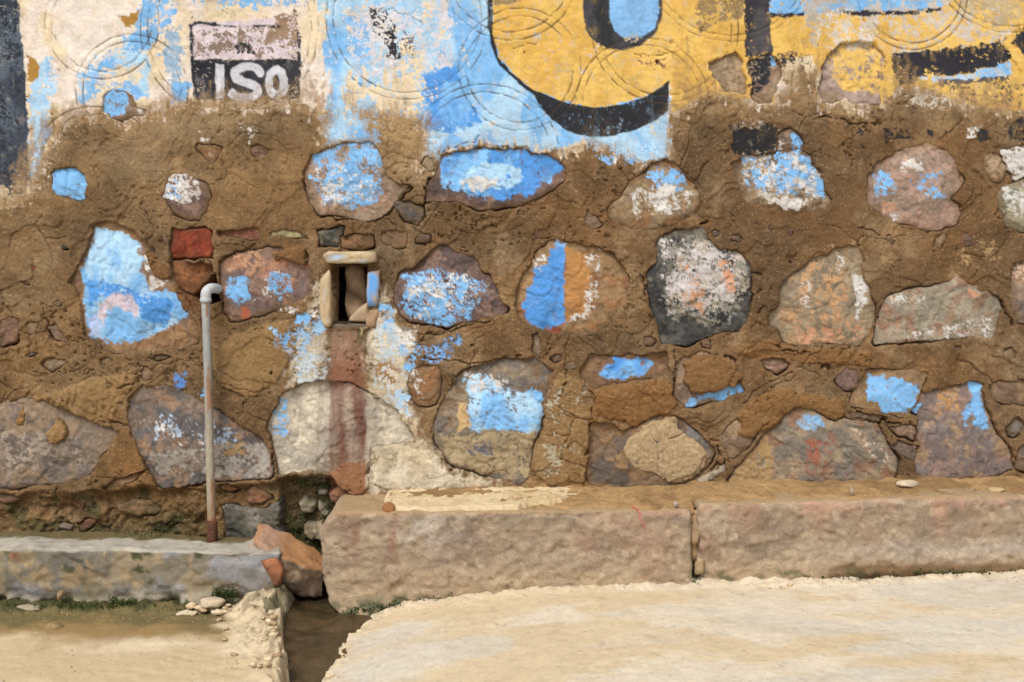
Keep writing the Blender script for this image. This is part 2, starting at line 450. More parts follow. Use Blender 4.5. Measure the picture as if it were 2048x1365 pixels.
stone([(1413,124),(1468,107),(1489,117),(1493,186),(1455,189),(1434,165),(1410,145)], ((170,146,112),(150,128,100),(180,156,124)), bulge=2, edge=-7, R=14, gap=-2, smear=.2)
stone([(1493,118),(1545,108),(1565,140),(1560,185),(1545,212),(1520,215),(1500,195),(1495,160)], ((166,144,116),(150,120,96),(176,140,110)), [([(1494,118),(1540,112),(1540,165),(1520,180),(1496,190)], BLACK, .35), ([(1543,115),(1550,118),(1549,140),(1542,138)], BLUE, .3)], bulge=5, edge=-5, R=16, gap=-1.5, smear=.3)
# second row
stone([(210,436),(234,444),(272,458),(293,482),(320,520),(344,551),(362,592),(379,627),(396,658),(401,686),(386,696),(327,703),(286,707),(241,708),(193,696),(169,678),(158,640),(154,592),(139,560),(158,523),(174,482),(189,454)], ((160,122,84),(132,104,82),(150,110,72)),
      [([(193,458),(220,461),(255,472),(275,485),(284,516),(286,545),(303,578),(331,580),(356,592),(377,627),(358,642),(327,662),(293,680),(248,690),(210,684),(177,672),(170,627),(164,585),(163,537),(178,496)], BLUE, .05, BLUE_P),
       ([(172,560),(230,570),(300,590),(350,600),(330,655),(290,640),(270,600),(200,590),(180,620)], BLUE_D, .2), (ell(238,622,40,36), LILAC, .1), (ell(243,642,32,26), BLUE, .08), ([(178,640),(200,625),(205,680),(180,670)], (176,196,236), .12), ([(285,512),(300,515),(300,545),(290,540)], WHITE, .25), ([(300,560),(335,560),(325,575),(305,578)], WHITE, .25)], bulge=7, edge=-4, R=24, gap=0, smear=.7, label='big stone painted sky blue with a pale arch')
stone([(344,458),(406,456),(427,465),(424,516),(344,520),(339,482)], ((150,60,34),(128,52,32),(112,58,40)), name='brick', bulge=4, edge=-12, R=9, gap=2, sharp=True, smear=.15, label='red clay brick end')
stone([(337,524),(429,521),(428,544),(408,566),(386,594),(362,584),(345,560)], ((136,82,46),(120,74,44),(150,94,54)), name='brick', bulge=-5, edge=-16, R=12, gap=.5, smear=.4)
stone([(432,520),(482,503),(537,494),(623,496),(626,585),(585,613),(530,630),(489,640),(458,645),(446,627),(437,575)], ((142,112,98),(116,96,90),(176,126,98)),
      [([(465,505),(520,500),(530,545),(480,560),(450,540)], (186,146,116), .6), ([(462,555),(492,555),(500,600),(470,612),(452,590)], BLUE, .35), ([(540,548),(582,545),(580,590),(555,598),(540,585)], BLUE, .35), ([(500,540),(575,545),(570,600),(505,600)], WHITE, .8), ([(480,615),(498,612),(496,636),(482,638)], (176,98,66), .25)], bulge=9, R=22, gap=1.2)
stone([(429,458),(525,451),(523,475),(513,484),(441,477)], ((136,84,62),(116,78,62),(150,100,74)), name='brick', bulge=2, edge=-7, R=8, gap=.5, sharp=True)
stone([(535,458),(578,456),(604,458),(613,479),(534,475)], ((176,166,120),(160,152,112),(184,172,136)), bulge=7, edge=1, R=6, gap=.5, sharp=True, smear=.1, label='flat greenish slate chip')
stone([(635,460),(690,450),(678,493),(641,496)], ((90,92,84),(66,70,68),(116,108,92)), bulge=7, edge=-6, R=10, gap=2, sharp=True, smear=.2)
stone([(681,473),(709,465),(744,468),(744,495),(725,501),(681,496)], ((120,84,56),(102,74,50),(134,96,66)), bulge=4, edge=-6, R=10, gap=1.5, smear=.5)
stone([(758,462),(817,459),(814,497),(786,501),(758,490)], ((124,94,66),(104,80,60),(136,104,76)), bulge=4, edge=-6, R=10, gap=1.5, sharp=True)
stone([(831,472),(845,461),(864,468),(859,485),(835,487)], PURPLE, bulge=6, R=9, gap=1)
stone([(783,568),(797,547),(828,534),(863,496),(887,485),(914,499),(949,510),(966,541),(997,572),(1018,613),(1011,627),(973,638),(942,648),(887,653),(835,648),(800,634),(787,602)], PURPLE,
      [([(800,555),(845,545),(870,538),(905,545),(965,560),(975,590),(950,620),(930,645),(875,650),(820,640),(798,615),(812,580)], BLUE, .40), ([(805,550),(970,545),(975,610),(830,645)], WHITE, .8)], bulge=11, edge=-3, R=34, gap=1.0, smear=.25, label='dark purple pointed stone with flaking blue paint')
stone([(1031,640),(1031,592),(1042,541),(1066,516),(1100,480),(1145,482),(1197,492),(1228,506),(1245,534),(1260,554),(1252,606),(1231,640),(1207,661),(1179,676),(1128,668),(1076,661),(1045,651)], ((162,128,88),(142,112,82),(156,108,68)),
      [([(1100,490),(1129,490),(1129,640),(1107,658),(1076,658),(1052,637),(1047,613),(1064,565),(1064,537),(1095,527)], BLUE, .07, BLUE_D), ([(1131,499),(1172,506),(1183,558),(1176,633),(1132,640)], (178,130,78), .1), ([(1165,510),(1200,505),(1195,560),(1186,640),(1135,644),(1170,628),(1178,560)], WHITE, .5), ([(1070,515),(1095,510),(1085,540),(1066,545)], WHITE, .55), ([(1075,655),(1130,640),(1120,668)], (160,80,56), .5)], bulge=9, R=32, gap=-.5, smear=.6)
stone([(1290,575),(1291,547),(1310,516),(1312,484),(1334,468),(1350,456),(1385,452),(1410,453),(1427,482),(1441,496),(1479,503),(1500,527),(1507,551),(1503,589),(1497,640),(1479,661),(1451,670),(1417,676),(1382,690),(1348,693),(1324,692),(1314,658),(1300,616)], ((82,81,76),(54,56,58),(116,110,96)),
      [([(1320,500),(1400,465),(1495,520),(1495,600),(1450,650),(1360,650),(1310,600)], (140,137,128), .62), ([(1335,520),(1400,470),(1490,510),(1500,570),(1470,610),(1400,630),(1340,620)], (176,166,152), .64), ([(1320,480),(1420,490),(1495,530),(1480,600),(1340,630),(1325,560)], (196,190,190), .66), ([(1350,520),(1385,515),(1405,580),(1410,625),(1370,610)], ORANGE, .55), ([(1440,520),(1470,520),(1470,590),(1440,580)], (206,150,116), .66)], bulge=16, R=36, gap=1, smear=.05, rough=1.4, label='blackened stone with flaking pale paint')
stone([(1555,565),(1589,537),(1620,513),(1658,503),(1692,485),(1720,485),(1730,516),(1727,547),(1741,585),(1751,616),(1747,661),(1720,692),(1675,689),(1603,695),(1568,685),(1555,661),(1538,654),(1536,627),(1551,616)], TANGR,
      [([(1590,660),(1680,655),(1685,690),(1600,696)], ORANGE, .3), ([(1697,630),(1725,640),(1722,684),(1695,680)], ORANGE, .45), ([(1705,545),(1730,550),(1735,610),(1712,640)], WHITE, .5), ([(1600,560),(1620,560),(1618,620),(1600,610)], WHITE, .7), ([(1580,520),(1700,500),(1690,660),(1580,640)], (190,150,110), .75), ([(1668,510),(1690,515),(1680,560),(1668,550)], WHITE, .7)], bulge=12, R=38, gap=.5, smear=.4)
stone([(1758,627),(1768,596),(1796,582),(1865,568),(1927,548),(1954,572),(1992,592),(2004,613),(1999,644),(1992,678),(1865,683),(1754,692),(1746,685)], ((162,150,128),(144,134,116),(154,120,96)),
      [([(1775,590),(1860,575),(1850,600),(1790,610)], WHITE, .75), ([(1780,595),(1792,590),(1795,660),(1780,660)], ORANGE, .75), ([(1930,580),(1965,585),(1950,600)], ORANGE, .35), ([(1940,640),(1995,640),(1985,675),(1800,685),(1800,670)], WHITE, .75)], bulge=10, edge=-4, R=22, gap=2.0, smear=.2)
stone([(2018,558),(2030,520),(2060,512),(2105,560),(2090,640),(2040,652),(2026,627),(2016,613),(2019,582)], GREYBR, [([(2030,525),(2070,520),(2070,560),(2030,560)], (206,176,150), .5)], bulge=8, R=20, gap=1.5)
# third row and below
stone([(1174,709),(1265,706),(1341,696),(1345,751),(1248,765),(1190,776),(1162,764),(1162,744)], ((140,106,76),(120,92,72),(128,88,60)), [([(1198,748),(1222,730),(1230,712),(1245,718),(1310,722),(1300,745),(1280,752),(1235,756)], BLUE_D, .08, BLUE)], name='brick', bulge=4, edge=-7, R=12, gap=.5, smear=.5)
stone([(1356,712),(1407,701),(1469,713),(1483,764),(1488,782),(1451,800),(1369,816),(1347,795),(1352,750)], GREYBR, [([(1372,812),(1378,792),(1430,785),(1484,766),(1487,780),(1458,795),(1405,803)], BLUE, .1)], bulge=4, edge=-7, R=14, gap=1, smear=.4)
stone([(1517,720),(1555,713),(1582,730),(1568,744),(1551,749),(1530,735)], ((160,124,104),(140,110,94),(170,140,120)), bulge=4, R=10, gap=1)
stone([(1672,751),(1692,733),(1716,740),(1717,782),(1692,786),(1670,768)], PURPLE, bulge=8, R=14, gap=1, smear=.2)
stone([(1689,815),(1768,838),(1758,846),(1725,838),(1692,827)], ((100,78,60),(80,66,54),(120,98,78)), bulge=4, edge=-2, R=5, gap=2.5, sharp=True, smear=.1)
stone([(1727,740),(1803,737),(1857,744),(1840,786),(1816,840),(1758,826),(1699,809)], ((150,118,78),(134,106,74),(160,126,86)), [([(1733,752),(1795,755),(1832,765),(1830,800),(1815,830),(1765,825),(1760,808),(1735,800)], BLUE, .07)], bulge=12, edge=6, R=5, gap=1.5, sharp=True, smear=.1, amp=.5, label='tilted flat slab with a square of blue paint')
stone([(1835,790),(1846,785),(1848,812),(1836,828),(1826,822)], ((140,108,78),(120,94,72),(150,120,90)), [([(1832,805),(1845,808),(1838,825),(1828,822)], BLUE, .3)], bulge=4, edge=-4, R=6, gap=2, sharp=True)
stone([(1765,850),(1830,853),(1829,878),(1796,872)], ((150,116,96),(126,100,86),(160,130,110)), bulge=3, edge=-5, R=6, gap=2.5, sharp=True, smear=.1)
stone([(1778,895),(1793,880),(1831,891),(1828,922),(1808,918)], GREYBR, bulge=5, edge=-3, R=8, gap=2.5, sharp=True, smear=.1)
stone([(1840,787),(1885,775),(1933,757),(1966,764),(1969,816),(1996,868),(2023,910),(2028,937),(1990,956),(1906,964),(1850,960),(1827,938),(1834,888)], ((152,124,110),(126,112,108),(166,136,104)),
      [([(1935,763),(1959,763),(1956,808),(1977,845),(1974,858),(1952,850),(1940,828),(1922,850),(1918,822),(1937,795)], BLUE, .1), ([(1870,780),(1915,780),(1915,820),(1875,830)], (184,140,90), .55)], bulge=14, R=24, gap=2, smear=.2)
stone([(1968,771),(1995,754),(2075,758),(2080,812),(2010,812),(1985,800)], ((140,112,84),(120,96,76),(150,120,90)), bulge=3, edge=-6, R=14, gap=2)
stone([(2030,941),(2035,899),(2054,873),(2110,860),(2115,952),(2060,950)], GREYBR, bulge=8, R=16, gap=2.5)
stone([(2013,856),(2032,830),(2052,848),(2042,870),(2022,876)], SLATE, bulge=4, R=10, gap=.5)
stone([(1450,968),(1475,930),(1510,895),(1535,862),(1560,840),(1589,813),(1617,806),(1634,826),(1665,844),(1692,833),(1758,850),(1765,860),(1778,895),(1801,933),(1786,964),(1740,968),(1688,972),(1593,972),(1500,976)], ((160,140,112),(128,118,106),(150,110,86)),
      [([(1598,832),(1635,828),(1648,850),(1620,862),(1600,855)], (132,172,210), .35), ([(1690,850),(1740,880),(1780,920),(1770,930),(1720,890)], (200,186,164), .55), ([(1450,970),(1530,870),(1545,900),(1540,975)], TAN, .15), ([(1610,880),(1660,880),(1660,930),(1615,920)], (158,100,80), .5)], bulge=13, R=22, gap=1.2, smear=.35)
stone([(1441,871),(1461,847),(1496,828),(1515,837),(1522,855),(1499,899),(1466,919),(1444,893)], ((146,118,88),(124,102,80),(160,132,100)), bulge=6, edge=-6, R=12, gap=1.5, smear=.3)
stone([(1388,975),(1397,959),(1450,929),(1453,939),(1423,964),(1391,983)], ((170,152,128),(146,132,114),(180,164,140)), bulge=14, edge=4, R=6, gap=2.5, sharp=True, smear=.05, label='thin stone splinter lying at a slant')
stone([(1431,922),(1440,912),(1453,920),(1445,932)], ((140,96,56),(120,84,52),(150,110,70)), bulge=9, edge=-2, R=9, gap=1)
stone([(1454,922),(1462,914),(1468,920),(1462,928)], ((140,96,66),(120,84,62),(150,110,70)), bulge=6, edge=-2, R=6, gap=1)
stone([(1179,846),(1225,846),(1245,866),(1262,850),(1300,836),(1330,830),(1360,838),(1395,865),(1432,902),(1420,932),(1391,966),(1375,981),(1320,986),(1260,981),(1200,973),(1172,966),(1178,920)], ((126,102,78),(100,88,78),(150,116,80)),
      [([(1370,840),(1400,870),(1425,900),(1415,920),(1380,890)], (120,118,116), .3)], bulge=6, edge=-8, R=20, gap=2, smear=.6)
stone([(900,768),(928,740),(973,726),(1024,720),(1072,713),(1114,737),(1103,764),(1097,792),(1090,816),(1083,850),(1069,888),(1065,925),(1057,960),(1035,970),(1001,962),(959,951),(906,934),(884,910),(865,884),(868,858),(873,833),(890,795)], ((146,128,102),(112,104,98),(124,98,74)),
      [([(930,760),(945,748),(990,765),(1030,785),(1060,775),(1080,785),(1088,820),(1078,868),(1000,862),(940,858),(935,800)], BLUE, .22, BLUE_P), ([(930,745),(960,750),(1010,760),(1020,785),(980,780),(940,790)], WHITE, .5), ([(920,805),(936,800),(936,850),(918,860)], (200,168,122), .2), ([(880,870),(1075,862),(1060,955),(960,945),(900,920)], (168,150,118), .4), ([(930,880),(990,885),(985,915),(935,905)], (104,102,110), .6)], bulge=11, R=24, gap=1.4, smear=.15, label='tall stone with blue upper half and tan lower half')
stone([(813,764),(818,737),(845,726),(880,733),(884,764),(878,809),(852,817),(828,806),(816,785)], ((142,110,76),(120,96,72),(150,104,66)), [([(820,735),(850,730),(850,800),(825,800)], WHITE, .88)], bulge=12, edge=-4, R=22, gap=1, smear=.2)
stone([(565,785),(596,768),(640,763),(700,764),(714,775),(752,792),(787,816),(807,844),(826,872),(800,890),(742,892),(738,925),(736,965),(700,960),(657,949),(611,949),(558,951),(554,938),(536,884),(530,866),(532,840),(551,806)], ((198,186,164),(176,166,150),(212,200,176)),
      [([(540,805),(575,800),(582,850),(572,872),(545,870)], BLUE, .45)], bulge=5, edge=-4, R=16, gap=-.2, smear=.1, label='pale limewashed stone below the drain outlet')
stone([(248,795),(262,782),(293,764),(344,778),(396,795),(430,816),(482,844),(527,878),(543,907),(544,956),(490,962),(434,964),(321,981),(302,944),(290,922),(272,888),(260,858),(255,833)], ((128,110,98),(96,92,92),(150,118,92)),
      [([(280,840),(400,820),(480,860),(470,890),(300,880)], (170,190,214), .83), ([(300,850),(470,850),(520,900),(330,900)], WHITE, .86), ([(300,905),(540,880),(543,955),(430,960),(320,950)], (160,154,146), .55), ([(440,890),(490,885),(490,910),(445,915)], TAN, .4)], bulge=13, edge=-3, R=20, gap=1.6, smear=.15, label='dark angular stone behind the pipe flecked with blue and white')
stone([(-90,880),(-40,800),(20,800),(45,793),(69,795),(100,803),(138,824),(193,841),(242,856),(238,868),(211,899),(189,940),(158,963),(75,976),(0,979),(-70,976)], ((140,122,104),(116,104,96),(150,126,100)), [([(0,860),(150,870),(170,930),(20,950)], (160,146,132), .6)], bulge=9, R=22, gap=1.2, smear=.3)
stone([(0,640),(34,634),(36,686),(-8,690),(-12,655)], ((128,96,80),(108,84,74),(140,108,88)), bulge=5, edge=-5, R=10, gap=1)
stone([(96,654),(110,647),(138,682),(141,695),(117,683)], ((112,92,84),(94,80,76),(126,104,92)), bulge=5, edge=-4, R=8, gap=2, sharp=True)
stone([(83,730),(103,713),(138,720),(134,734),(103,748)], ((142,124,98),(122,108,90),(150,132,106)), bulge=5, R=12, gap=.5)
stone([(191,720),(213,709),(234,716),(227,732),(203,734)], ((138,116,86),(120,102,80),(150,128,96)), bulge=3, R=10, gap=.8)
stone([(296,720),(320,709),(348,713),(317,726)], DARKGR, bulge=3, R=7, gap=.8)
stone([(123,493),(128,487),(136,490),(136,498),(127,499)], ((70,72,64),(56,58,54),(88,86,76)), bulge=8, R=6, gap=.5, smear=0)
stone([(59,527),(71,522),(76,537),(64,545)], ((166,84,50),(146,76,48),(170,100,66)), name='brick', bulge=4, R=7, gap=.5, smear=.1)
stone([(232,795),(248,778),(279,771),(262,785),(238,804)], PURPLE, bulge=2, R=8, gap=1.5, sharp=True)
stone([(1460,470),(1478,466),(1488,476),(1478,484),(1463,482)], PURPLE, bulge=3, R=7, gap=.5)
stone([(1866,470),(1896,466),(1894,488),(1880,502),(1868,488)], ((160,128,92),(140,112,84),(170,140,110)), bulge=3, R=8, gap=0)
stone([(1288,676),(1300,670),(1316,682),(1312,696),(1292,694)], PURPLE, bulge=3, R=8, gap=.8)
stone([(1404,682),(1414,678),(1424,684),(1420,698),(1406,696)], ((120,90,82),(102,80,76),(130,100,90)), bulge=3, R=7, gap=.8)
# under the wall foot on the left, set back
BK_ = -0.026
stone([(-6,988),(30,990),(40,1006),(5,1016),(-12,1010)], ((138,104,88),(118,92,80),(150,120,104)), base=BK_, bulge=18, edge=0, R=12, gap=1)
stone([(147,1052),(170,1036),(197,1042),(178,1061),(155,1068)], ((140,86,66),(120,76,60),(150,100,80)), base=BK_, bulge=14, edge=0, R=10, gap=1, sharp=True)
stone([(106,1056),(122,1050),(145,1052),(135,1066),(112,1066)], SLATE, base=BK_, bulge=12, edge=0, R=8, gap=1, sharp=True)
stone([(226,1012),(264,997),(321,1012),(313,1035),(272,1036),(230,1030)], ((138,106,74),(120,92,66),(150,118,84)), base=BK_, bulge=16, edge=0, R=12, gap=.5)
stone([(204,972),(235,955),(264,948),(294,941),(279,963),(241,980),(215,984)], ((150,120,90),(132,106,84),(160,120,96)), base=-0.01, bulge=12, edge=-2, R=10, gap=.5, sharp=True)
stone([(433,975),(460,968),(477,982),(458,993),(436,990)], ((138,92,62),(118,82,58),(150,104,74)), base=BK_, bulge=14, edge=0, R=9, gap=1)
stone([(480,992),(508,971),(531,982),(546,1003),(520,1012),(494,1012)], ((138,88,58),(118,78,56),(150,104,74)), base=BK_, bulge=16, edge=0, R=12, gap=1)
stone([(439,1013),(508,1024),(559,1008),(558,1058),(565,1076),(530,1100),(447,1096),(442,1048)], ((126,118,106),(98,94,88),(142,134,120)), base=BK_, bulge=22, edge=6, R=8, gap=1.5, sharp=True, smear=.05, rough=1.6, label='grey cracked block at the foot of the wall')
for q, c in (([(586,1014),(603,1000),(626,1016),(619,1036),(597,1036)], 0), ([(626,988),(652,986),(656,1000),(640,1007),(628,1002)], 1), ([(626,1014),(650,1016),(654,1043),(634,1043)], 0), ([(604,1062),(637,1056),(656,1069),(646,1100),(613,1097),(600,1078)], 2)):
    stone(q, [((176,162,134),(150,140,118),(190,176,150)), ((140,130,116),(116,110,100),(156,146,130)), ((166,146,116),(144,128,102),(176,158,126))][c], base=-0.06, bulge=20, edge=0, R=14, gap=1.5, smear=.2, rough=1.6)
stone([(655,992),(669,975),(695,978),(699,995),(678,1014),(658,1006)], ((120,78,62),(100,68,58),(130,92,74)), base=-0.03, bulge=14, edge=0, R=9, gap=2, sharp=True, smear=.1)
stone([(586,965),(610,957),(640,960),(648,972),(612,982)], ((110,104,84),(88,86,70),(130,120,96)), base=-0.05, bulge=14, edge=0, R=9, gap=1.5)

# the wall goes on past the picture on both sides
rb_ = random.Random(5)
for x0 in (2190, 2360, -150, -330):
    for y0 in (370, 590, 860):
        cx, cy = x0 + rb_.uniform(-25, 25), y0 + rb_.uniform(-30, 30); rx, ry = rb_.uniform(62, 86), rb_.uniform(55, 85)
        if x0 == -150 and y0 == 860: continue
        pl = [(cx + rx * rb_.uniform(.8, 1.1) * math.cos(k * .785), cy + ry * rb_.uniform(.8, 1.1) * math.sin(k * .785)) for k in range(8)]
        stone(pl, rb_.choice([GREYBR, TANGR, PURPLE, SLATE, PINKST]), [([(cx + .7 * (x_ - cx), cy + .7 * (y_ - cy)) for x_, y_ in pl], rb_.choice([BLUE, BLUE, WHITE]), rb_.choice([.3, .5, .8]))], gap=1)
rs_ = random.Random(21); fill = []
for (x0, y0, x1, y1, n_) in ((1020,690,2040,850,16), (690,690,1180,770,5), (0,690,300,800,5), (1010,440,2040,520,9), (560,440,880,500,3), (20,560,140,760,4), (380,690,640,900,5)):
    for _ in range(n_ * 6):
        if n_ <= 0: break
        cx, cy, rr_ = rs_.uniform(x0, x1), rs_.uniform(y0, y1), rs_.choice([6, 7, 8, 10, 12, 15])
        if any(sdf(q['poly'], np.array([cx]), np.array([cy]))[0] < rr_ + 5 for q in ST) or (560 < cx < 930 and cy > 560): continue
        a0 = rs_.uniform(0, 6.28); st_ = rs_.uniform(1.0, 1.9)
        pl = []
        for k in range(7):
            t_ = k * .8976 + rs_.uniform(-.25, .25); q_ = rr_ * rs_.uniform(.75, 1.1); x_, y_ = q_ * st_ * math.cos(t_), q_ * math.sin(t_)
            pl.append((cx + x_ * math.cos(a0 * .25) - y_ * math.sin(a0 * .25), cy + x_ * math.sin(a0 * .25) + y_ * math.cos(a0 * .25)))
        stone(pl, rs_.choice([PURPLE, GREYBR, SLATE, ((136,104,74),(118,90,66),(150,116,84)), ((146,110,80),(126,96,72),(158,120,90))]), bulge=5, edge=-1, R=7, gap=-.6, smear=.6, sharp=rs_.random() < .7); n_ -= 1

# mortar lying over stones or standing proud in lumps: (outline, height mm, colour)
PATCH = [
    ([(544,507),(613,492),(614,527),(585,524),(547,521)], 9, (128,92,58)),
    ([(1379,714),(1434,706),(1463,720),(1482,747),(1475,768),(1434,782),(1382,786),(1363,764),(1369,730)], 8, (136,100,62)),
    ([(96,868),(114,840),(138,847),(139,871),(117,888),(100,886)], 14, (166,132,88)),
    ([(31,850),(45,812),(57,830),(48,854)], 10, (150,114,70)),
    ([(1256,872),(1290,846),(1345,834),(1362,862),(1392,884),(1420,912),(1388,962),(1340,968),(1300,940),(1268,936),(1246,905)], 7, (190,166,130)),
    ([(290,500),(322,520),(345,552),(330,560),(312,556),(300,540)], 8, (128,92,58)),
    ([(1590,812),(1560,838),(1500,880),(1470,866),(1482,845),(1470,830),(1500,800),(1560,775),(1640,790),(1690,800),(1692,828),(1668,842),(1640,828)], 10, (134,98,58)),
    ([(1188,778),(1240,768),(1340,754),(1352,800),(1340,830),(1300,835),(1262,850),(1232,838),(1184,838)], 9, (136,98,58)),
    ([(1116,742),(1160,760),(1172,790),(1180,840),(1176,965),(1110,972),(1072,955),(1085,850),(1098,800)], 8, (148,118,80)),
    ([(745,893),(800,890),(830,900),(860,900),(900,948),(960,962),(990,968),(960,978),(860,982),(800,985),(742,968)], 5, (206,190,162)),
    ([(40,800),(100,790),(180,760),(260,740),(288,745),(262,780),(240,800),(228,842),(190,842),(140,822),(100,802)], 9, (152,122,82)),
    ([(656,945),(690,925),(735,930),(738,970),(715,1000),(700,985),(668,968)], 9, (150,108,78)),
    ([(1455,700),(1530,680),(1600,698),(1690,700),(1740,700),(1735,730),(1690,728),(1600,724),(1500,716)], 6, (132,96,58)),
    ([(427,690),(520,652),(575,640),(590,700),(560,760),(500,800),(440,770),(427,740)], 8, (148,118,78)),
]
CRACKS = [
    ([(849,372),(851,392),(846,415),(850,432)], 4, 22), ([(825,374),(800,402),(772,430)], 2.5, 14), ([(640,436),(662,432),(672,440),(700,440)], 4, 18),
    ([(288,744),(276,762),(241,778)], 2.5, 12), ([(1131,740),(1124,788),(1110,794)], 2, 9), ([(1175,780),(1190,800),(1180,838)], 2, 10),
    ([(1486,809),(1510,786),(1541,762),(1582,742)], 3, 6), ([(1496,818),(1520,794),(1551,770),(1592,750)], 2, 5),
    ([(1346,698),(1350,750),(1346,790)], 3, 14), ([(427,752),(470,778),(537,780)], 3, 5), ([(430,768),(480,792),(530,792)], 3, 5), ([(440,742),(480,762),(540,764)], 2, 4),
    ([(1620,236),(1650,232),(1700,246),(1760,250)], 3, 10), ([(1752,612),(1756,650),(1746,690)], 5, 28), ([(2004,600),(2012,628),(2022,650)], 5, 26),
    ([(1178,845),(1182,900),(1172,965)], 3.5, 16), ([(845,715),(900,722),(960,728),(1000,716),(1040,712)], 2.5, 10), ([(830,665),(880,668),(940,650),(980,640)], 3, 10),
    ([(400,640),(415,690),(430,700)], 2.5, 8), ([(70,520),(60,600),(75,700)], 2, 5), ([(85,600),(95,640),(120,690)], 3, 8),
    ([(1268,545),(1284,560),(1290,590)], 3, 12), ([(545,905),(552,945)], 4, 22), ([(1432,895),(1442,915),(1420,940)], 4, 16),
    ([(1700,812),(1760,840),(1800,848)], 3.5, 20), ([(1814,842),(1828,870),(1830,925)], 3, 18), ([(700,764),(720,776),(760,796),(800,830),(826,872)], 1.6, 6),
    ([(742,900),(752,925),(745,960)], 1.8, 5), ([(770,900),(790,910),(795,930),(770,945)], 1.6, 4), ([(1550,690),(1560,700),(1620,706)], 3, 14),
    ([(1640,735),(1652,728),(1660,736)], 5, 14), ([(1404,452),(1412,448)], 5, 16), ([(1480,540),(1520,552)], 3, 12), ([(1720,455),(1760,470)], 4, 8),
    ([(220,838),(262,855),(280,880)], 3, 10), ([(1110,985),(1170,986)], 3, 10), ([(1390,300),(1500,230)], 1.5, 3), ([(540,690),(575,640),(640,610)], 2, 5),
    ([(962,272),(952,286),(914,293),(887,303)], 1.8, 6), ([(1000,292),(1030,298),(1060,296)], 2.2, 8), ([(738,28),(790,22),(840,42),(842,50)], 2, 6),
    ([(1030,100),(1060,86),(1075,90)], 2, 5), ([(1268,110),(1310,112),(1360,104)], 2, 5), ([(1300,118),(1330,122)], 2, 6), ([(1995,80),(2018,110),(2040,142)], 1.8, 6),
    ([(1410,46),(1400,68)], 2, 4), ([(1594,30),(1588,90),(1592,160)], 1.2, 3),
]
# double rings scratched into the wet render: centre, radius
RINGS = [(205,45,114,99), (265,182,112,98), (460,60,178,164), (815,38,162,148), (1020,-60,141,125), (1040,140,122,106), (1285,210,133,119), (1330,60,146,132),
         (1460,-90,174,162), (1825,-10,110,97), (2020,-90,156,144), (970,320,150,134), (190,342,128,112), (1130,556,152,136), (1265,690,122,108), (985,760,122,108), (1640,380,150,138)]
# recesses that open into the wall
DRAIN = [(663,529),(734,528),(733,654),(659,656)]
HOLE = [(386,592),(404,566),(432,546),(436,560),(439,602),(414,612)]

PLASTER = [(-3000,-2500),(5000,-2500),(5000,230),(2048,224),(1978,217),(1913,207),(1864,180),(1810,172),(1766,210),(1700,222),(1640,212),(1627,150),(1600,150),(1568,192),(1545,215),(1500,207),(1451,193),(1413,188),(1382,203),(1348,227),
           (1338,250),(1332,318),(1290,328),(1240,304),(1180,282),(1140,304),(1110,304),(1060,300),(960,288),(900,298),(872,315),(838,334),(843,292),(852,246),(790,240),(718,224),(742,280),(690,285),(650,290),(654,240),(603,215),(592,208),(389,208),(344,217),
           (303,229),(243,248),(200,234),(150,240),(114,255),(95,300),(80,335),(62,395),(0,405),(-3000,400)]

TONES = [(350,330,330,110,(138,111,77),.95), (480,240,180,40,(150,126,94),.8), (50,600,130,230,(142,111,74),.8), (1600,420,480,230,(114,84,54),.75), (170,785,110,55,(156,126,86),.8), (510,720,80,80,(150,120,80),.7), (1130,880,60,100,(152,116,68),.8),
         (1000,420,250,70,(118,88,56),.7), (1900,740,200,60,(122,90,56),.5), (200,1015,330,55,(126,98,64),.9), (330,1060,200,30,(100,88,52),.6), (610,1030,70,80,(84,76,54),.8), (1600,985,700,26,(186,150,102),.9), (780,310,70,70,(160,132,94),.8),
         (1500,160,120,70,(150,126,96),.5), (260,930,60,60,(136,100,58),.7), (380,600,40,60,(124,76,42),.7), (1590,130,60,60,(150,124,92),.7), (1900,205,160,40,(150,128,96),.6), (1400,240,90,40,(120,96,66),.7)]

# paint that runs over the render, first coat first: outline, colour, share flaked off, options
COATS = []
def coat(poly, rgb, flake, **k): COATS.append((poly, rgb, flake, k))
coat(PLASTER, CREAM, .10, edge=17, streak=.9, rgb2=(226,214,204), soft=9)
coat([(642,-2500),(5000,-2500),(5000,10),(1340,60),(1334,326),(1240,306),(1180,284),(1130,302),(1060,298),(960,286),(900,296),(850,330),(852,242),(790,235),(760,180),(700,190),(700,270),(655,285),(655,150),(640,80)], BLUE, .16, edge=9, streak=.9, rgb2=BLUE_P, soft=5)
coat([(690,10),(900,-10),(910,120),(905,180),(820,190),(700,150)], (206,206,216), .55, streak=.9, edge=10, rgb2=CREAM, soft=2.5)
coat([(690,150),(900,170),(850,240),(780,236),(715,222),(690,235)], CREAM, .32, streak=1.2, edge=14, soft=3)
coat([(845,150),(918,140),(940,200),(960,240),(900,265),(845,260)], BLUE, .2, edge=8, rgb2=BLUE_D)
coat([(870,140),(915,140),(920,162),(850,170)], BLUE_D, .3)
coat([(640,230),(745,190),(760,285),(700,286),(650,288)], BLUE, .35, streak=.6, rgb2=BLUE_P)
coat([(62,150),(100,110),(118,170),(105,250),(85,320),(62,370)], BLUE, .25, edge=9, rgb2=BLUE_P)
coat([(160,140),(215,100),(288,85),(300,120),(292,200),(270,195),(225,172),(195,190),(170,215),(156,200)], BLUE, .28, edge=10, rgb2=BLUE_P)
coat([(210,140),(290,125),(285,160),(240,170),(195,200),(185,180)], CREAM, .35, edge=9)
coat([(262,40),(290,0),(330,-40),(360,0),(330,60),(300,100),(250,110),(240,90)], BLUE, .4, edge=10)
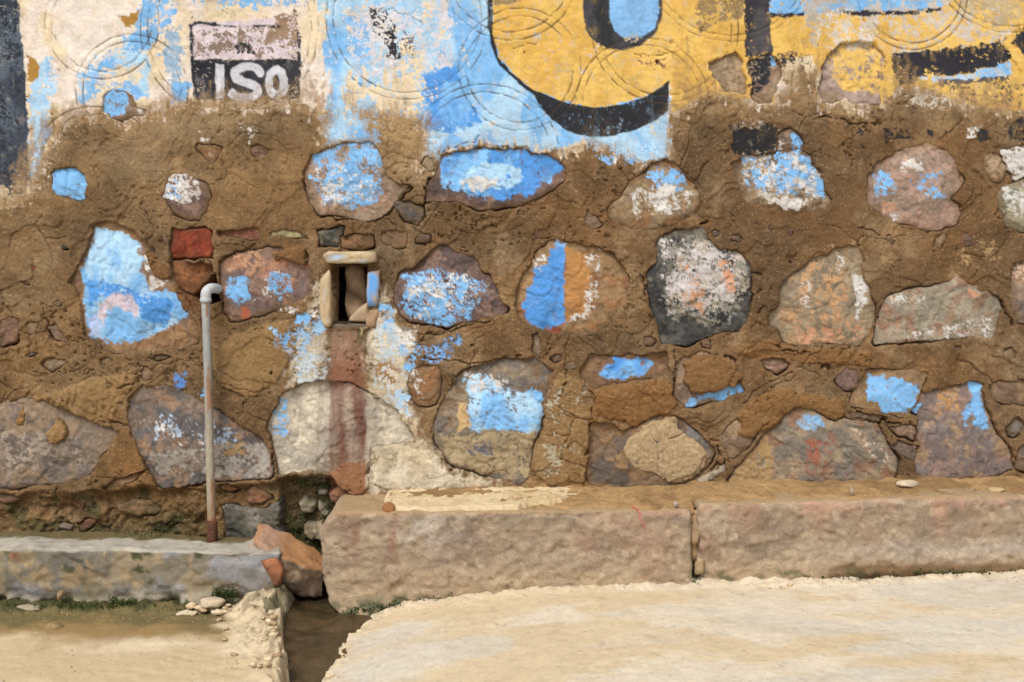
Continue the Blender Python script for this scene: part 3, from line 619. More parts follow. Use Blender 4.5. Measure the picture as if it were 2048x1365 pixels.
coat([(330,60),(362,50),(365,170),(340,165),(322,110)], (150,178,206), .4, edge=8)
coat([(345,160),(378,165),(375,200),(345,205)], BLUE, .2)
coat([(360,-100),(640,-100),(640,12),(380,12)], BLUE, .5, edge=9)
coat([(600,40),(650,20),(648,90),(620,130),(604,110)], CREAM, .15)
coat([(100,-100),(270,-100),(270,60),(215,120),(170,150),(110,80)], (226,216,206), .25, edge=9)
coat([(242,38),(285,18),(284,40),(262,48),(245,44)], (166,126,62), .05, grit=.1)
coat([(56,110),(72,120),(82,145),(72,166),(54,164)], (168,128,62), .03, grit=.1)
coat([(85,320),(150,225),(170,235),(170,245),(130,270),(95,330),(75,390),(62,390)], (196,186,176), .6, edge=9)
# the dark band at the left border
coat([(-3000,-2500),(30,-2500),(38,0),(50,130),(57,260),(60,370),(45,395),(-3000,405)], (62,70,84), .04, edge=3, rgb2=(84,96,110), grit=.1, w=.3)
coat([(-3000,-2500),(30,-2500),(38,0),(50,130),(57,260),(60,370),(45,395),(-3000,405)], (46,52,62), .82, edge=4, streak=.8, w=.3)
coat([(-20,372),(64,368),(66,410),(-20,414)], (196,180,152), .66, edge=8)
# the yellow lettering
coat([(985,-300),(985,69),(997,117),(1024,148),(1069,182),(1121,203),(1190,216),(1245,208),(1286,196),(1338,162),(1345,228),(1382,205),(1413,190),(1455,194),(1545,205),(1560,120),(1620,112),(1640,150),(1766,208),(1800,172),(1860,176),(1913,207),(1978,217),(2048,224),(3600,230),(3600,-300)], YELLOW, .05, edge=4, rgb2=(214,172,88), w=.5)
coat([(1390,0),(1488,-10),(1490,40),(1420,50),(1400,70)], (150,128,92), .35, grit=.5)
coat([(1537,-100),(1906,-100),(1906,0),(1878,16),(1830,24),(1679,24),(1603,30),(1565,33),(1537,26)], BLUE, .14, w=.3, edge=4)
coat([(1590,-40),(1700,-40),(1690,15),(1640,45),(1632,100),(1600,20)], (178,170,160), .3, edge=9)
coat([(1636,20),(1700,20),(1760,40),(1740,90),(1650,100),(1640,60)], (206,198,186), .5, streak=1, edge=9)
coat([(1690,10),(2010,-30),(2030,60),(1960,110),(1760,110)], (196,186,176), .72, streak=1.4, edge=10)
coat([(1537,24),(1565,30),(1606,26),(1606,33),(1565,37),(1537,33)], BLACK, .15, w=.3, edge=3)
coat([(1679,22),(1830,22),(1880,14),(1882,22),(1830,32),(1679,33)], BLACK, .3, w=.3, edge=3)
coat([(1900,-60),(2048,-60),(2048,60),(1990,60),(1930,20)], (186,166,128), .6, edge=10)
coat([(1488,-300),(1536,-300),(1539,52),(1546,106),(1530,118),(1492,112),(1489,93)], (52,52,60), .10, edge=3, w=.3, rgb2=(78,76,80))
coat([(1494,110),(1545,106),(1617,108),(1614,146),(1570,140),(1548,170),(1498,185)], BLACK, .62, edge=7, w=.4)
coat([(1784,107),(1860,101),(1933,93),(1995,82),(2023,107),(2016,127),(1954,141),(1899,152),(1837,149),(1830,170),(1799,170),(1785,148)], (46,46,54), .12, edge=5, w=.4)
coat([(1838,152),(1899,154),(1954,143),(2020,128),(2022,152),(1960,157),(1870,163),(1838,160)], (176,202,230), .2, edge=4, w=.4)
coat([(1950,140),(2020,128),(2020,150),(1950,155)], BLUE, .3, edge=5)
coat([(1875,160),(2016,152),(2014,162),(1880,172)], (84,84,88), .3, edge=4)
coat([(1880,170),(2048,165),(2048,216),(1930,205)], (104,92,78), .68, edge=8)
coat([(1765,195),(1800,172),(1870,178),(1960,215),(1900,220)], (196,188,176), .66, edge=8)
coat([(2023,86),(2037,62),(2080,20),(2200,0),(2200,110),(2048,112)], BLACK, .2, edge=5, w=.4)
# big black drop shadow and outline of the first letter
coat([(973,-300),(985,-300),(985,69),(997,117),(1024,148),(1069,182),(1121,203),(1190,216),(1245,209),(1286,197),(1338,163),(1335,222),(1317,238),(1265,262),(1217,274),(1179,274),(1138,265),(1104,241),(1083,217),(1069,193),(1038,169),(1000,134),(983,96),(976,55)], (42,44,50), .04, edge=1.5, w=.2)
coat([(1164,-300),(1166,34),(1172,65),(1190,86),(1217,98),(1248,102),(1279,93),(1307,72),(1324,38),(1328,-300)], (48,50,56), .05, edge=1.5, w=.2, rgb2=(70,70,76))
coat([(1217,-300),(1219,38),(1228,62),(1248,77),(1283,77),(1310,55),(1317,28),(1314,-300)], (132,182,232), .03, edge=1.5, w=.2)
coat([(1250,72),(1290,70),(1282,86),(1256,86)], (190,176,150), .5, edge=4)
coat([(1162,92),(1200,85),(1196,135),(1160,150)], (214,206,204), .78, edge=6)
coat([(1270,108),(1335,104),(1335,140),(1275,140)], (150,112,84), .8, edge=6)
coat([(1000,-20),(1040,-20),(1040,10),(985,14)], (140,124,92), .3, edge=5)
# ISO board
coat([(380,52),(394,46),(590,34),(601,72),(601,120),(382,120)], (206,194,202), .14, edge=3, w=.3)
coat([(382,60),(590,50),(600,118),(384,118)], (134,116,104), .66, edge=6, w=.4)
coat([(555,30),(594,26),(600,80),(560,100),(530,85)], (150,126,102), .35, edge=7, w=.4)
coat([(468,96),(480,82),(488,86),(512,104),(470,112)], (52,52,52), .5, edge=5)
coat([(379,50),(386,50),(391,200),(392,212),(388,210),(382,120)], BLACK, .25, edge=2, w=.2)
coat([(595,60),(603,72),(603,150),(598,212),(594,210),(598,120)], BLACK, .3, edge=2, w=.2)
coat(thick([(382,54),(394,46),(430,49)], 7), BLACK, .12, flat=True, edge=1.5); coat(thick([(426,51),(470,54)], 4), BLACK, .25, flat=True, edge=1.5); coat(thick([(508,52),(560,54)], 5), BLACK, .3, flat=True, edge=1.5)
coat([(382,119),(601,121),(597,201),(391,201)], (40,42,50), .04, edge=2, w=.3, rgb2=(56,58,66))
coat([(391,160),(425,165),(420,182),(396,178)], (190,172,150), .72, edge=4); coat([(560,180),(597,150),(596,198),(570,200)], (180,160,140), .8, edge=4)
IS = (202, 204, 214)
coat([(431,129),(449,129),(449,198),(433,199)], IS, .05, flat=True, edge=1.2)
sp = [(521,147),(516,138),(504,134),(486,134),(473,140),(469,150),(474,160),(488,165),(504,169),(516,177),(517,187),(508,195),(492,197),(474,196),(465,187)]
coat(thick(sp, 17), IS, .05, flat=True, edge=1.2)
op = [(554 + 15 * math.sin(6.2832 * k / 24), 166 - 25 * math.cos(6.2832 * k / 24)) for k in range(25)]
for k0 in (0, 12): coat(thick(op[k0:k0 + 13], 16), IS, .05, flat=True, edge=1.2)
coat([(392,203),(598,203),(600,220),(520,226),(391,214)], (206,194,176), .5, edge=4)
# worn black lettering on the blue
coat([(742,16),(794,20),(794,120),(772,112),(756,80),(742,56)], (214,212,214), .3, edge=8)
coat([(742,16),(776,18),(792,50),(794,120),(772,112),(756,80),(740,50)], (48,48,54), .55, edge=8)
coat([(796,60),(830,70),(825,130),(800,120)], (110,108,116), .82, edge=8)
# paint lower down, left on mortar
coat([(1470,248),(1530,244),(1560,262),(1552,310),(1480,318)], (196,186,172), .6, edge=8)
coat([(1462,256),(1540,252),(1556,260),(1554,302),(1500,308),(1468,306)], (40,40,44), .10, edge=7, w=.5)
for (x0, y0, x1, y1, f_) in ((1706,250,1734,292,.8), (1768,250,1800,285,.45), (1800,256,1828,278,.55), (1856,258,1866,270,.3), (1880,256,1890,268,.3), (1956,256,1978,280,.12), (1996,258,2008,270,.4), (2018,240,2060,280,.35)):
    coat([(x0,y0),(x1,y0),(x1,y1),(x0,y1)], (44,44,48), f_, edge=7)
coat([(1936,256),(1960,252),(1955,276),(1938,274)], WHITE, .5)
coat([(1228,290),(1330,272),(1330,320),(1280,330),(1250,318)], BLUE_P, .6, edge=8); coat([(1180,310),(1300,318),(1290,332),(1200,326)], BLUE, .72, edge=7)
coat([(714,222),(852,240),(846,300),(800,290),(740,270)], (172,144,104), .4, edge=14, grit=.7, soft=8)
coat([(100,268),(130,300),(110,345),(70,390),(62,395),(85,330)], (206,196,184), .72, edge=8); coat([(395,262),(415,262),(416,290),(396,290)], WHITE, .5)
coat([(480,250),(520,262),(500,290),(490,280)], (206,200,196), .75)
coat([(640,560),(658,600),(657,770),(600,775),(575,765),(585,700),(608,650)], (196,186,166), .3, edge=18, soft=14, grit=.4, op=.8, streak=.5)
coat([(596,630),(618,625),(622,640),(605,648),(592,644)], BLUE, .05); coat([(626,640),(645,625),(648,660),(625,672)], (150,192,232), .3, edge=9); coat([(545,660),(600,650),(645,670),(640,740),(600,745),(560,700)], (150,186,222), .68, edge=10); coat([(590,715),(650,700),(652,770),(595,765)], (190,200,206), .5, edge=9); coat([(548,672),(575,668),(575,700),(545,695)], (120,168,220), .6, edge=7); coat([(560,615),(640,605),(640,660),(570,660)], WHITE, .8, edge=8)
coat([(735,655),(757,620),(765,588),(788,640),(828,690),(806,735),(815,800),(830,850),(850,880),(900,945),(992,962),(985,980),(800,985),(738,985)], (190,176,150), .1, edge=18, soft=15, grit=.4, streak=.5, var=.2, rgb2=(212,200,178), op=.9)
coat([(760,600),(778,610),(790,655),(775,665),(762,640)], BLUE, .3, edge=8); coat([(770,640),(828,665),(830,700),(800,690),(770,665)], WHITE, .5, edge=9); coat([(795,690),(840,680),(830,730),(800,728)], BLUE, .55, edge=8); coat([(790,780),(815,790),(818,830),(795,815)], (160,196,230), .25, edge=9)
coat([(755,650),(800,660),(815,740),(810,840),(780,830),(750,740)], (190,204,214), .62, edge=14, soft=8, streak=1)
coat([(745,725),(785,720),(785,770),(750,770)], (150,116,76), .6, edge=12, soft=6)
coat([(830,685),(905,680),(915,700),(890,728),(850,725)], (120,166,222), .5, edge=9); coat([(905,672),(920,674),(918,690),(905,690)], BLUE, .4); coat([(800,730),(830,720),(828,733),(808,745)], BLUE, .3)
coat([(346,746),(370,744),(372,775),(350,778)], (92,140,206), .5, edge=6); coat([(395,780),(412,778),(410,792),(396,792)], BLUE, .6)
coat([(1060,770),(1170,770),(1170,900),(1090,900)], (170,160,140), .88, edge=8); coat([(1085,890),(1130,885),(1125,935),(1090,950)], (170,160,136), .55, edge=9)
coat([(1940,470),(2010,480),(1990,540),(1900,520)], (160,132,96), .8, edge=9); coat([(1640,480),(1800,470),(1790,540),(1700,560)], (150,124,90), .85, edge=9)

def stain(fd):
    """rust and water run that falls from the drain outlet"""
    u, v = fd.u, fd.v
    k = np.nonzero((u > 630) & (u < 770) & (v > 648) & (v < 1010))
    if k[0].size == 0: return
    uu, vv = u[k] + 3 * fbm(u[k], v[k], 40, 3, 5), v[k]
    c = sm(45, 30, np.abs(uu + 4 * fbm(uu, vv * .12, 6, 3, 4) - 694)) * sm(652, 664, vv) * sm(1006, 985, vv)
    c = c * (0.80 + 0.3 * fbm(uu * 3, vv * .4, 40, 3, 6)).clip(0, 1)
    ks = [650, 700, 740, 800, 880, 925, 960, 1010]
    tab = np.array([lin(x) for x in [(154,126,106), (146,114,94), (128,86,68), (110,70,56), (102,64,52), (122,78,56), (150,104,74), (146,104,78)]])
    colr = np.stack([np.interp(vv, ks, tab[:, i]) for i in range(3)], -1)
    colr = colr * (1 + .16 * fbm(uu, vv * .15, 9, 3, 8) + .12 * fbm(uu, vv, 14, 3, 18))[..., None]
    fd.mix(k, colr, c * .93, .35)
    # paler and greyer drips either side
    c2 = sm(16, 4, np.abs(np.abs(uu - 694) - 52)) * sm(660, 720, vv) * sm(990, 950, vv) * sm(-.2, .5, fbm(uu, vv * .1, 10, 3, 12))
    fd.mix(k, lin((150,138,120)), c2 * .45)

# ------------------------------------------------------------------ the wall
wall = bpy.data.objects.new('rubble_wall', None); COL.objects.link(wall)
wall.location = (0, 0, 0)
tag(wall, 'rubble stone wall in crumbling brown mortar under peeling blue, white and yellow painted render', 'wall', kind='thing')

def axis(lo, a_, b_, hi, step, out):
    l_ = a_ - np.cumsum(np.geomspace(step * 2, out, 26)); l_ = l_[l_ > lo]; r_ = b_ + np.cumsum(np.geomspace(step * 2, out, 26)); r_ = r_[r_ < hi]
    return np.concatenate([[lo], l_[::-1], np.arange(a_, b_ + 1e-6, step), r_, [hi]])
GU = np.concatenate([np.linspace(-1500, -520, 12), np.arange(-500, -24, 5.0), np.arange(-24, 2072.1, 2.0), np.arange(2077, 2560, 5.0), np.linspace(2580, 3550, 12)])
GV = np.concatenate([[-1000, -900, -800, -700, -600, -500, -400], np.arange(-330, -26, 6.0), np.arange(-24, 1216, 2.0), [1230, 1260, 1300]])
U, V = np.meshgrid(GU, GV)
fd = Field(U, V)

def tone(u, v, wu, wv):
    c = np.broadcast_to(lin(MORTAR), u.shape + (3,)).copy()
    for (cx, cy, rx, ry, rgb, s) in TONES:
        k = np.exp(-(((u - cx) / rx) ** 2 + ((v - cy) / ry) ** 2)) * s
        c = c * (1 - k[..., None]) + lin(rgb) * k[..., None]
    n1 = fbm(u, v, 90, 4, 21); n2 = fbm(u, v, 22, 4, 23, .65)
    n3 = sm(-.1, .35, fbm(u, v, 55, 4, 29, .6)) - .5
    pale = sm(.12, .6, fbm(u, v, 70, 5, 19, .62))[..., None] * .45; c = c * (1 - pale) + lin((160,134,100)) * pale
    c = c * (1 + .22 * n1 + .17 * n2 + .20 * n3)[..., None]
    warmth = fbm(u, v, 130, 3, 27)[..., None]
    return np.array([.915, .935, .965]) * c * (1 + warmth * np.array([.06, .0, -.09]))

fd.col = tone(U, V, fd.wu, fd.wv)
# lumps of mortar: colour first, relief below
patch_sd = np.full(U.shape, 99.0); PD = []
for poly, hh, rgb in PATCH:
    poly = chaikin(poly, 2)
    k = fd.win(poly, 40)
    d = sdf(poly, fd.wu[k] + 3.5 * fbm(U[k], V[k], 12, 3, 55), fd.wv[k] + 3.5 * fbm(U[k], V[k], 12, 3, 56))
    c = sm(2.0, -2.5, d)
    PD.append((k, d, hh))
    patch_sd[k] = np.minimum(patch_sd[k], d)
    fd.mix(k, lin(rgb) * (1 + .12 * fbm(U[k], V[k], 20, 4, 57))[..., None], c * .8)
# coats of paint on the render
for i, (poly, rgb, fl, kw) in enumerate(COATS): paint(fd, poly, rgb, fl, seed=i % 29, **kw)
bare = fd.grit.copy()
# dust and mud splashed up over the lower border of the render
dP = sdf(PLASTER, fd.wu, fd.wv)
k = np.nonzero((dP < 10) & (dP > -150) & (V > -30))
uu, vv = U[k], V[k]
lo = np.clip(1 + dP[k] / 95, 0, 1) ** 1.5
dd = sm(.30, .95, lo + .55 * fbm(uu, vv, 55, 4, 66, .6) + .25 * fbm(uu, vv * .15, 7, 3, 67)) * sm(-.55, .5, fbm(uu, vv, 9, 4, 68, .7) + lo * .5)
dd = dd * (1 - .8 * sm(860, 900, uu) * sm(1345, 1325, uu))
fd.mix(k, lin((158,130,94)) * (1 + .12 * fbm(uu, vv, 18, 3, 69))[..., None], dd * .72, .8)
k = np.nonzero((dP > -4) & (dP < 60) & (V > 100))
uu, vv = U[k], V[k]
dd = sm(60, 0, dP[k] + 25 * fbm(uu, vv, 40, 3, 64)) * sm(-.5, .5, fbm(uu, vv, 14, 4, 63, .7))
fd.mix(k, lin((160,132,96)), dd * .5, .7)
# relief -----------------------------------------------------------
PZ = sm(26, -14, dP)                                       # 1 on sound render
calm = np.maximum(.75 * np.exp(-((U - 380) / 360) ** 4 - ((V - 320) / 120) ** 4), .55 * np.exp(-((U - 480) / 170) ** 2 - ((V - 720) / 90) ** 2))
calm = np.maximum(calm, .6 * sm(.0, .5, fbm(U, V, 150, 2, 30)))
rough = (1 - .84 * np.maximum(PZ, sm(.75, .25, bare))) * (1 - .6 * calm)
lowf = fbm(U, V, 170, 3, 31)
H = .004 * lowf + (.35 + .65 * rough) * .0030 * fbm(U, V, 70, 3, 33, .5) + rough * (.0016 * np.abs(fbm(U, V, 20, 4, 35, .55)) + .0010 * fbm(U, V, 5.2, 2, 37) + .0008 * (np.abs(fbm(U, V, 9, 3, 34, .6)))) + PZ * .0035 + .0006 * fbm(U, V, 14, 3, 39)
sx, sy = U * .94 + V * .34, V * .94 - U * .34
H += rough * .0016 * fbm(sx * .28, sy, 16, 4, 41, .6) * sm(-.2, .4, fbm(U, V, 130, 2, 42))
# trowel laps: ledges where one throw of mortar ends on another
lap = fbm(U, V, 120, 3, 43); H += rough * .0034 * (sm(-.012, .012, lap) + sm(.28, .30, lap) - sm(-.34, -.32, lap) + 1)
cr_, ce = cells(U + 9 * fbm(U, V, 40, 3, 44), V + 9 * fbm(U, V, 40, 3, 45), 95, 5)
H -= rough * .006 * sm(.035, .0, ce) * sm(.05, .4, fbm(U, V, 120, 2, 38))      # shrinkage cracks
pits = fbm(U, V, 9, 3, 45, .6) + .3 * fbm(U, V, 70, 2, 46)
H -= rough * .006 * sm(.86, 1.05, pits + .25 * fbm(U, V, 200, 2, 48))
# set-back foot of the wall on the left
foot = np.interp(GU, [-1500, 160, 300, 330, 545, 560, 660, 690, 700, 3550], [984, 984, 968, 972, 962, 952, 950, 985, 1400, 1400])[None, :]
REC = sm(-4, 22, V - foot + 5 * fbm(U, V, 30, 3, 47)) * np.where((U > 555) & (U < 700), .068, .030) * (U < 705)
H -= REC
rb = sm(0, .03, REC)
H += rb * (.014 * fbm(U, V, 46, 4, 49, .6) + .006 * np.abs(fbm(U, V, 17, 4, 51)) + .004 * cells(fd.wu, fd.wv, 30, 8)[0])
# scratched rings
for (cx, cy, r1, r2) in RINGS:
    d = np.hypot(fd.wu * .2 + U * .8 - cx, fd.wv * .2 + V * .8 - cy)
    wob = .6 + .4 * sm(-.3, .3, fbm(U, V, 60, 2, int(cx) % 50))
    fade = np.maximum(PZ, .75 * sm(-.2, .15, fbm(U, V, 110, 2, 53)) * (V < 880))
    for r in (r1, r2):
        g_ = wob * fade * np.exp(-((d - r) / 1.45) ** 2)
        H -= .0026 * g_
        kk = np.nonzero(g_ > .1); fd.mix(kk, lin((84,68,52)), (.85 * g_ * sm(-.3, .2, fbm(U, V, 16, 3, 58)))[kk] * (PZ[kk] > .5))   # dirt and the groove's shade, both put into the colour
# proud mortar
for k, d, hh in PD: H[k] += hh * 1e-3 * sm(1.5, -3.5, d) * (.6 + .4 * sm(0, -20, d))
H += .0010 * (1 - bare)                                    # thickness of the paint film
# scratch lines carry dirt and painted groove shade
# holes and stones
cull = np.zeros(U.shape, bool)
for s in ST:
    k = fd.win(s['poly'], 40)
    if k[0].size == 0: continue
    uu, vv = U[k], V[k]
    d = sdf(s['poly'], fd.wu[k], fd.wv[k])
    cy = s['poly'][:, 1].mean(); hh = np.ptp(s['poly'][:, 1])
    below = np.clip((vv - cy) / (hh * .5), -1, 1)
    g = .9 * s['gap'] - 2.9 + .5 * (s['gap'] >= 1) + 5.5 * fbm(uu, vv, 48, 3, s['seed'], .6) + 2.3 * below * (s['gap'] > 0)
    d2 = np.maximum(d - g, -(patch_sd[k] - 1.0))
    drop = sm(1.5, -4.5, d2)
    lip = .0012 * np.exp(-((d - g - 7) / 6) ** 2) * (.3 + .7 * sm(-.3, .4, fbm(uu, vv, 26, 2, s['seed'] + 2))) * rough[k]
    H[k] = H[k] + lip
    H[k] = H[k] * (1 - drop) + np.minimum(H[k], -.05 + s['base']) * drop
    cull[k] |= (d2 < -16)
    # mortar bleeds thin and dusty round the stone
for pts, w_, dep in CRACKS:
    k = fd.win(pts, 24)
    uu, vv = U[k], V[k]
    d = sdline(pts, uu + 5 * fbm(uu, vv, 22, 4, 61, .6), vv + 5 * fbm(uu, vv, 22, 4, 62, .6))
    ww = w_ * (.55 + .45 * fbm(uu, vv, 24, 2, 63))
    H[k] -= dep * 1e-3 * sm(ww, ww * .25, d)
for poly, dep in ((DRAIN, .06), (HOLE, .22)):
    k = fd.win(poly, 30)
    d = sdf(poly, U[k] + 1.5 * fbm(U[k], V[k], 12, 2, 64), V[k])
    c = sm(1, -3, d)
    H[k] = H[k] * (1 - c) - dep * c
    if dep < .1: cull[k] |= d < -6
# the run below the drain is a shallow chute
H -= .006 * sm(42, 34, np.abs(U - 694)) * sm(655, 665, V) * sm(790, 740, V)
k = np.nonzero((V > 955) & (U < 720)); fdm = sm(.05, .5, fbm(U[k], V[k], 36, 4, 65) + .35 * np.exp(-((U[k] - 630) / 60) ** 2) + .25 * np.exp(-((V[k] - 1075) / 25) ** 2) - .1)
fd.mix(k, lin((58, 66, 36)), fdm * .62 * rb[k])
stain(fd)
keep = ~(cull[:-1, :-1] & cull[1:, 1:] & cull[:-1, 1:] & cull[1:, :-1])
cen = (U[:-1, :-1] > 720) & (V[:-1, :-1] > 1040); keep &= ~cen
grid_object('mortar', wx(U), -H, wz(V), fd.col, fd.grit, M_MORTAR, keep, wall)

# stones ------------------------------------------------------------
def height_of(s, u, v, d):
    n = s['seed']
    P = s['poly']; cx, cy = P.mean(0); ex, ey = np.ptp(P, 0) / 2
    rs = np.random.RandomState(n)
    hc = s['bulge'] * (.75 if s['base'] == 0 else 1); he = s['edge'] * .4 + .0035 * fbm(u, v, 70, 2, n + 2)
    # the broken face: a few planes that meet in edges
    h = np.full(u.shape, hc)
    wu_, wv_ = u + 5 * fbm(u, v, 30, 3, n + 14), v + 5 * fbm(u, v, 30, 3, n + 15)
    for k in range(9):
        a_ = rs.uniform(0, 6.2832); sl = rs.uniform(.05, .26) * S
        px, py = cx + math.cos(a_) * ex * rs.uniform(.1, .75), cy + math.sin(a_) * ey * rs.uniform(.1, .75)
        h = np.minimum(h, hc - sl * (np.cos(a_) * (wu_ - px) + np.sin(a_) * (wv_ - py)))
    h = np.maximum(h, hc - .012)
    t = np.clip(-d / (s['R'] * .38 + 3), 0, 1)
    h = he + (h - he) * np.sqrt(np.clip(1 - (1 - t) ** 2, 0, 1))
    ca, sa = math.cos(s['ang'] + n), math.sin(s['ang'] + n)
    ru, rv = u * ca + v * sa, -u * sa + v * ca
    q = s['rough'] * s['amp']
    c1_, e1 = cells(wu_, wv_, 38, n % 17); c2_, e2 = cells(ru + 3 * fbm(u, v, 10, 2, n), rv * 1.8, 13, n % 13 + 3)
    h = h + q * (.0016 * c1_ + .0008 * c2_ + .0020 * fbm(u, v, 75, 2, n + 4) + .0011 * fbm(ru, rv * 3.2, 40, 5, n + 6, .7) + .0007 * fbm(u, v, 8, 3, n + 8, .75) + .0006 * vn(u / 3.0, v / 3.0, n))
    step_ = fbm(u, v, 58, 3, n + 12); h = h + q * .0024 * (sm(.1, .115, step_) - sm(-.22, -.21, step_))
    h = h - sm(-.5, 7, d) * .055
    return h + s['base']

for s in ST:
    P = s['poly']; stp = 2.5 if np.ptp(P[:, 0]) > 60 else 2.0
    gu = np.arange(P[:, 0].min() - 12, P[:, 0].max() + 12, stp); gv = np.arange(P[:, 1].min() - 12, P[:, 1].max() + 12, stp)
    u, v = np.meshgrid(gu, gv)
    f = Field(u, v)
    d = sdf(P, f.wu, f.wv)
    n = s['seed']
    c1, c2, c3 = [lin(np.array(x) * .88 + .12 * np.mean(x) + 6) for x in s['cols']]
    a1 = sm(-.3, .4, fbm(u, v, 40, 4, n + 20, .6))[..., None]; a2 = sm(.05, .6, fbm(u, v, 28, 4, n + 24, .65))[..., None]
    colr = c1 * (1 - a1) + c2 * a1; colr = colr * (1 - a2) + c3 * a2
    ca, sa = math.cos(n), math.sin(n)
    vein = fbm(u * ca + v * sa, (v * ca - u * sa) * 3.5, 34, 4, n + 26, .65)
    colr = colr * (1 + .20 * fbm(u, v, 9, 4, n + 28, .7) + .16 * vein)[..., None]
    f.col = colr; f.grit[:] = .75
    sme = sm(-16, -1, d + 9 * fbm(u, v, 16, 4, n + 30, .6)) * s['smear']
    f.mix(np.nonzero(np.ones(u.shape, bool)), (tone(u, v, f.wu, f.wv) * 1.02).reshape(-1, 3), sme.ravel(), 1.0)
    for j, pt in enumerate(s['paints']):
        paint(f, pt[0], pt[1], pt[2], seed=(n + j * 7) % 31, edge=6, rgb2=pt[3] if len(pt) > 3 else None, grit=.2)
    stain(f)
    if s['base'] < -.02:
        mo = sm(.1, .6, fbm(u, v, 26, 4, n + 33) + .15)
        f.mix(np.nonzero(mo > -1), lin((60, 66, 38)), mo.ravel() * .45)
    h = height_of(s, u, v, d)
    kq = d < 9
    keep = kq[:-1, :-1] | kq[1:, 1:] | kq[1:, :-1] | kq[:-1, 1:]
    o = grid_object(s['name'], wx(u), -h, wz(v), f.col, f.grit, M_STONE, keep, wall)
    if s['label']: o['label'] = s['label']

# ------------------------------------------------------------------ drain outlet in the wall
def plain(c, var=.25, sc_=.02, seed=0, grit=.6, c2=None):
    def f(P, N):
        n = fbm3(P, sc_, 4, seed)
        b = np.broadcast_to(lin(c), P.shape).copy()
        if c2 is not None:
            t = sm(-.2, .4, fbm3(P, sc_ * 1.7, 3, seed + 5))[:, None]; b = b * (1 - t) + lin(c2) * t
        return b * (1 + var * n)[:, None], np.full(len(P), grit)
    return f
def painted(base, rgb, amount, seed=0):
    b = plain(base, .25, .015, seed)
    def f(P, N):
        c, g = b(P, N)
        m = sm(amount - .1, amount + .1, fbm3(P, .012, 4, seed + 9) * .6) * sm(.3, .8, -N[:, 1])
        return c * (1 - m[:, None]) + lin(rgb) * m[:, None], g * (1 - .7 * m)
    return f
def slab(name, front, y0, y1, colf, back=None, amp=.0042, cuts=3, seed=0, mat=None, parent=wall, sc_=.02):
    pts = [Vector((wx(u), y0, wz(v))) for u, v in front] + [Vector((wx(u), y1, wz(v))) for u, v in (back or front)]
    return rock(name, pts, colf, mat or M_STONE, cuts, amp, sc_, seed, parent)
slab('lintel', [(648,510),(657,503),(752,504),(756,524),(700,527),(655,527)], -.028, .05, painted((196,176,142), (170,196,226), .25, 3), seed=3)
slab('jamb', [(640,556),(661,536),(664,600),(662,656),(650,654),(642,640)], -.012, .14, painted((198,176,142), (170,200,226), .32, 5), seed=5, back=[(646,556),(660,536),(664,600),(662,656),(650,654),(646,640)])
slab('jamb', [(736,543),(760,540),(759,575),(756,612),(735,615)], -.014, .12, painted((186,160,122), (108,168,232), -.22, 7), seed=7)
slab('jamb', [(733,618),(757,619),(752,658),(733,658)], -.008, .12, plain((176,144,116), seed=8), seed=8)
slab('sill', [(660,650),(734,650),(736,659),(660,659)], .004, .16, plain((112,98,82), seed=9), seed=9)
slab('stone', [(684,532),(722,536),(728,590),(734,640),(690,646),(682,600)], .055, .20, plain((176,150,124), .35, .02, 10, c2=(108,86,68)), seed=10, amp=.006)
slab('stone', [(700,628),(742,600),(742,648),(692,646)], .03, .16, plain((190,166,136), seed=11), seed=11, amp=.004)
# the dark shaft behind it
def shaft():
    x0, x1, z0, z1, y0, y1 = float(wx(650)), float(wx(748)), float(wz(664)), float(wz(518)), .035, .42
    V = [(x0,y0,z0),(x1,y0,z0),(x1,y0,z1),(x0,y0,z1),(x0,y1,z0),(x1,y1,z0),(x1,y1,z1),(x0,y1,z1)]
    Q = [(0,1,5,4),(1,2,6,5),(2,3,7,6),(3,0,4,7),(4,5,6,7)]
    mesh_object('shaft', np.array(V), Q, np.broadcast_to(lin((92,72,52)), (8, 3)), np.ones(8), M_MORTAR, wall, smooth=False)
shaft()

# ------------------------------------------------------------------ iron water pipe
pipe = bpy.data.objects.new('water_pipe', None); COL.objects.link(pipe)
PB = at(425, 1084, -.05); pipe.location = PB
tag(pipe, 'thin grey iron pipe with a top elbow and rusty foot running down the wall', 'pipe')
def local(o, par):
    o.parent = par; o.matrix_parent_inverse = Matrix.Translation(-par.location)
    return o
def pipe_col(V):
    v = VH + (HC - V[:, 2]) * F / (D - .05)
    ks = [560, 640, 740, 830, 900, 1000, 1036, 1046, 1090]
    tab = np.array([lin(x) for x in [(176,180,184),(160,163,162),(152,155,154),(156,151,138),(166,157,138),(158,147,128),(150,124,96),(112,62,42),(92,54,38)]])
    c = np.stack([np.interp(v, ks, tab[:, i]) for i in range(3)], -1)
    n = fbm3(V * np.array([1, 1, .35]), .012, 4, 3)
    ru = sm(.1, .35, n + .42 * np.exp(-((v - 795) / 34) ** 2) + .6 * sm(1000, 1060, v) - .2) * sm(.45, .62, .5 + .5 * np.sign(V[:, 0] - np.interp(v, [560, 1090], [float(at(411,600,-.05).x), float(PB.x)])))
    c = c * (1 - ru[:, None] * .8) + lin((150,104,68)) * ru[:, None] * .8
    return c * (1 + .2 * fbm3(V, .006, 3, 8))[:, None]
def tube_obj(name, pts, rad, par, colf, mat, seg=18):
    V, Q, T = tube(pts, rad, seg)
    o = mesh_object(name, V, Q, colf(V), np.full(len(V), .6), mat, None, True, T)
    return local(o, par) if par else o
pts = [at(411 + 14 * t + .6 * math.sin(5 * t), 596 + 488 * t, -.05) for t in np.linspace(0, 1, 60)]
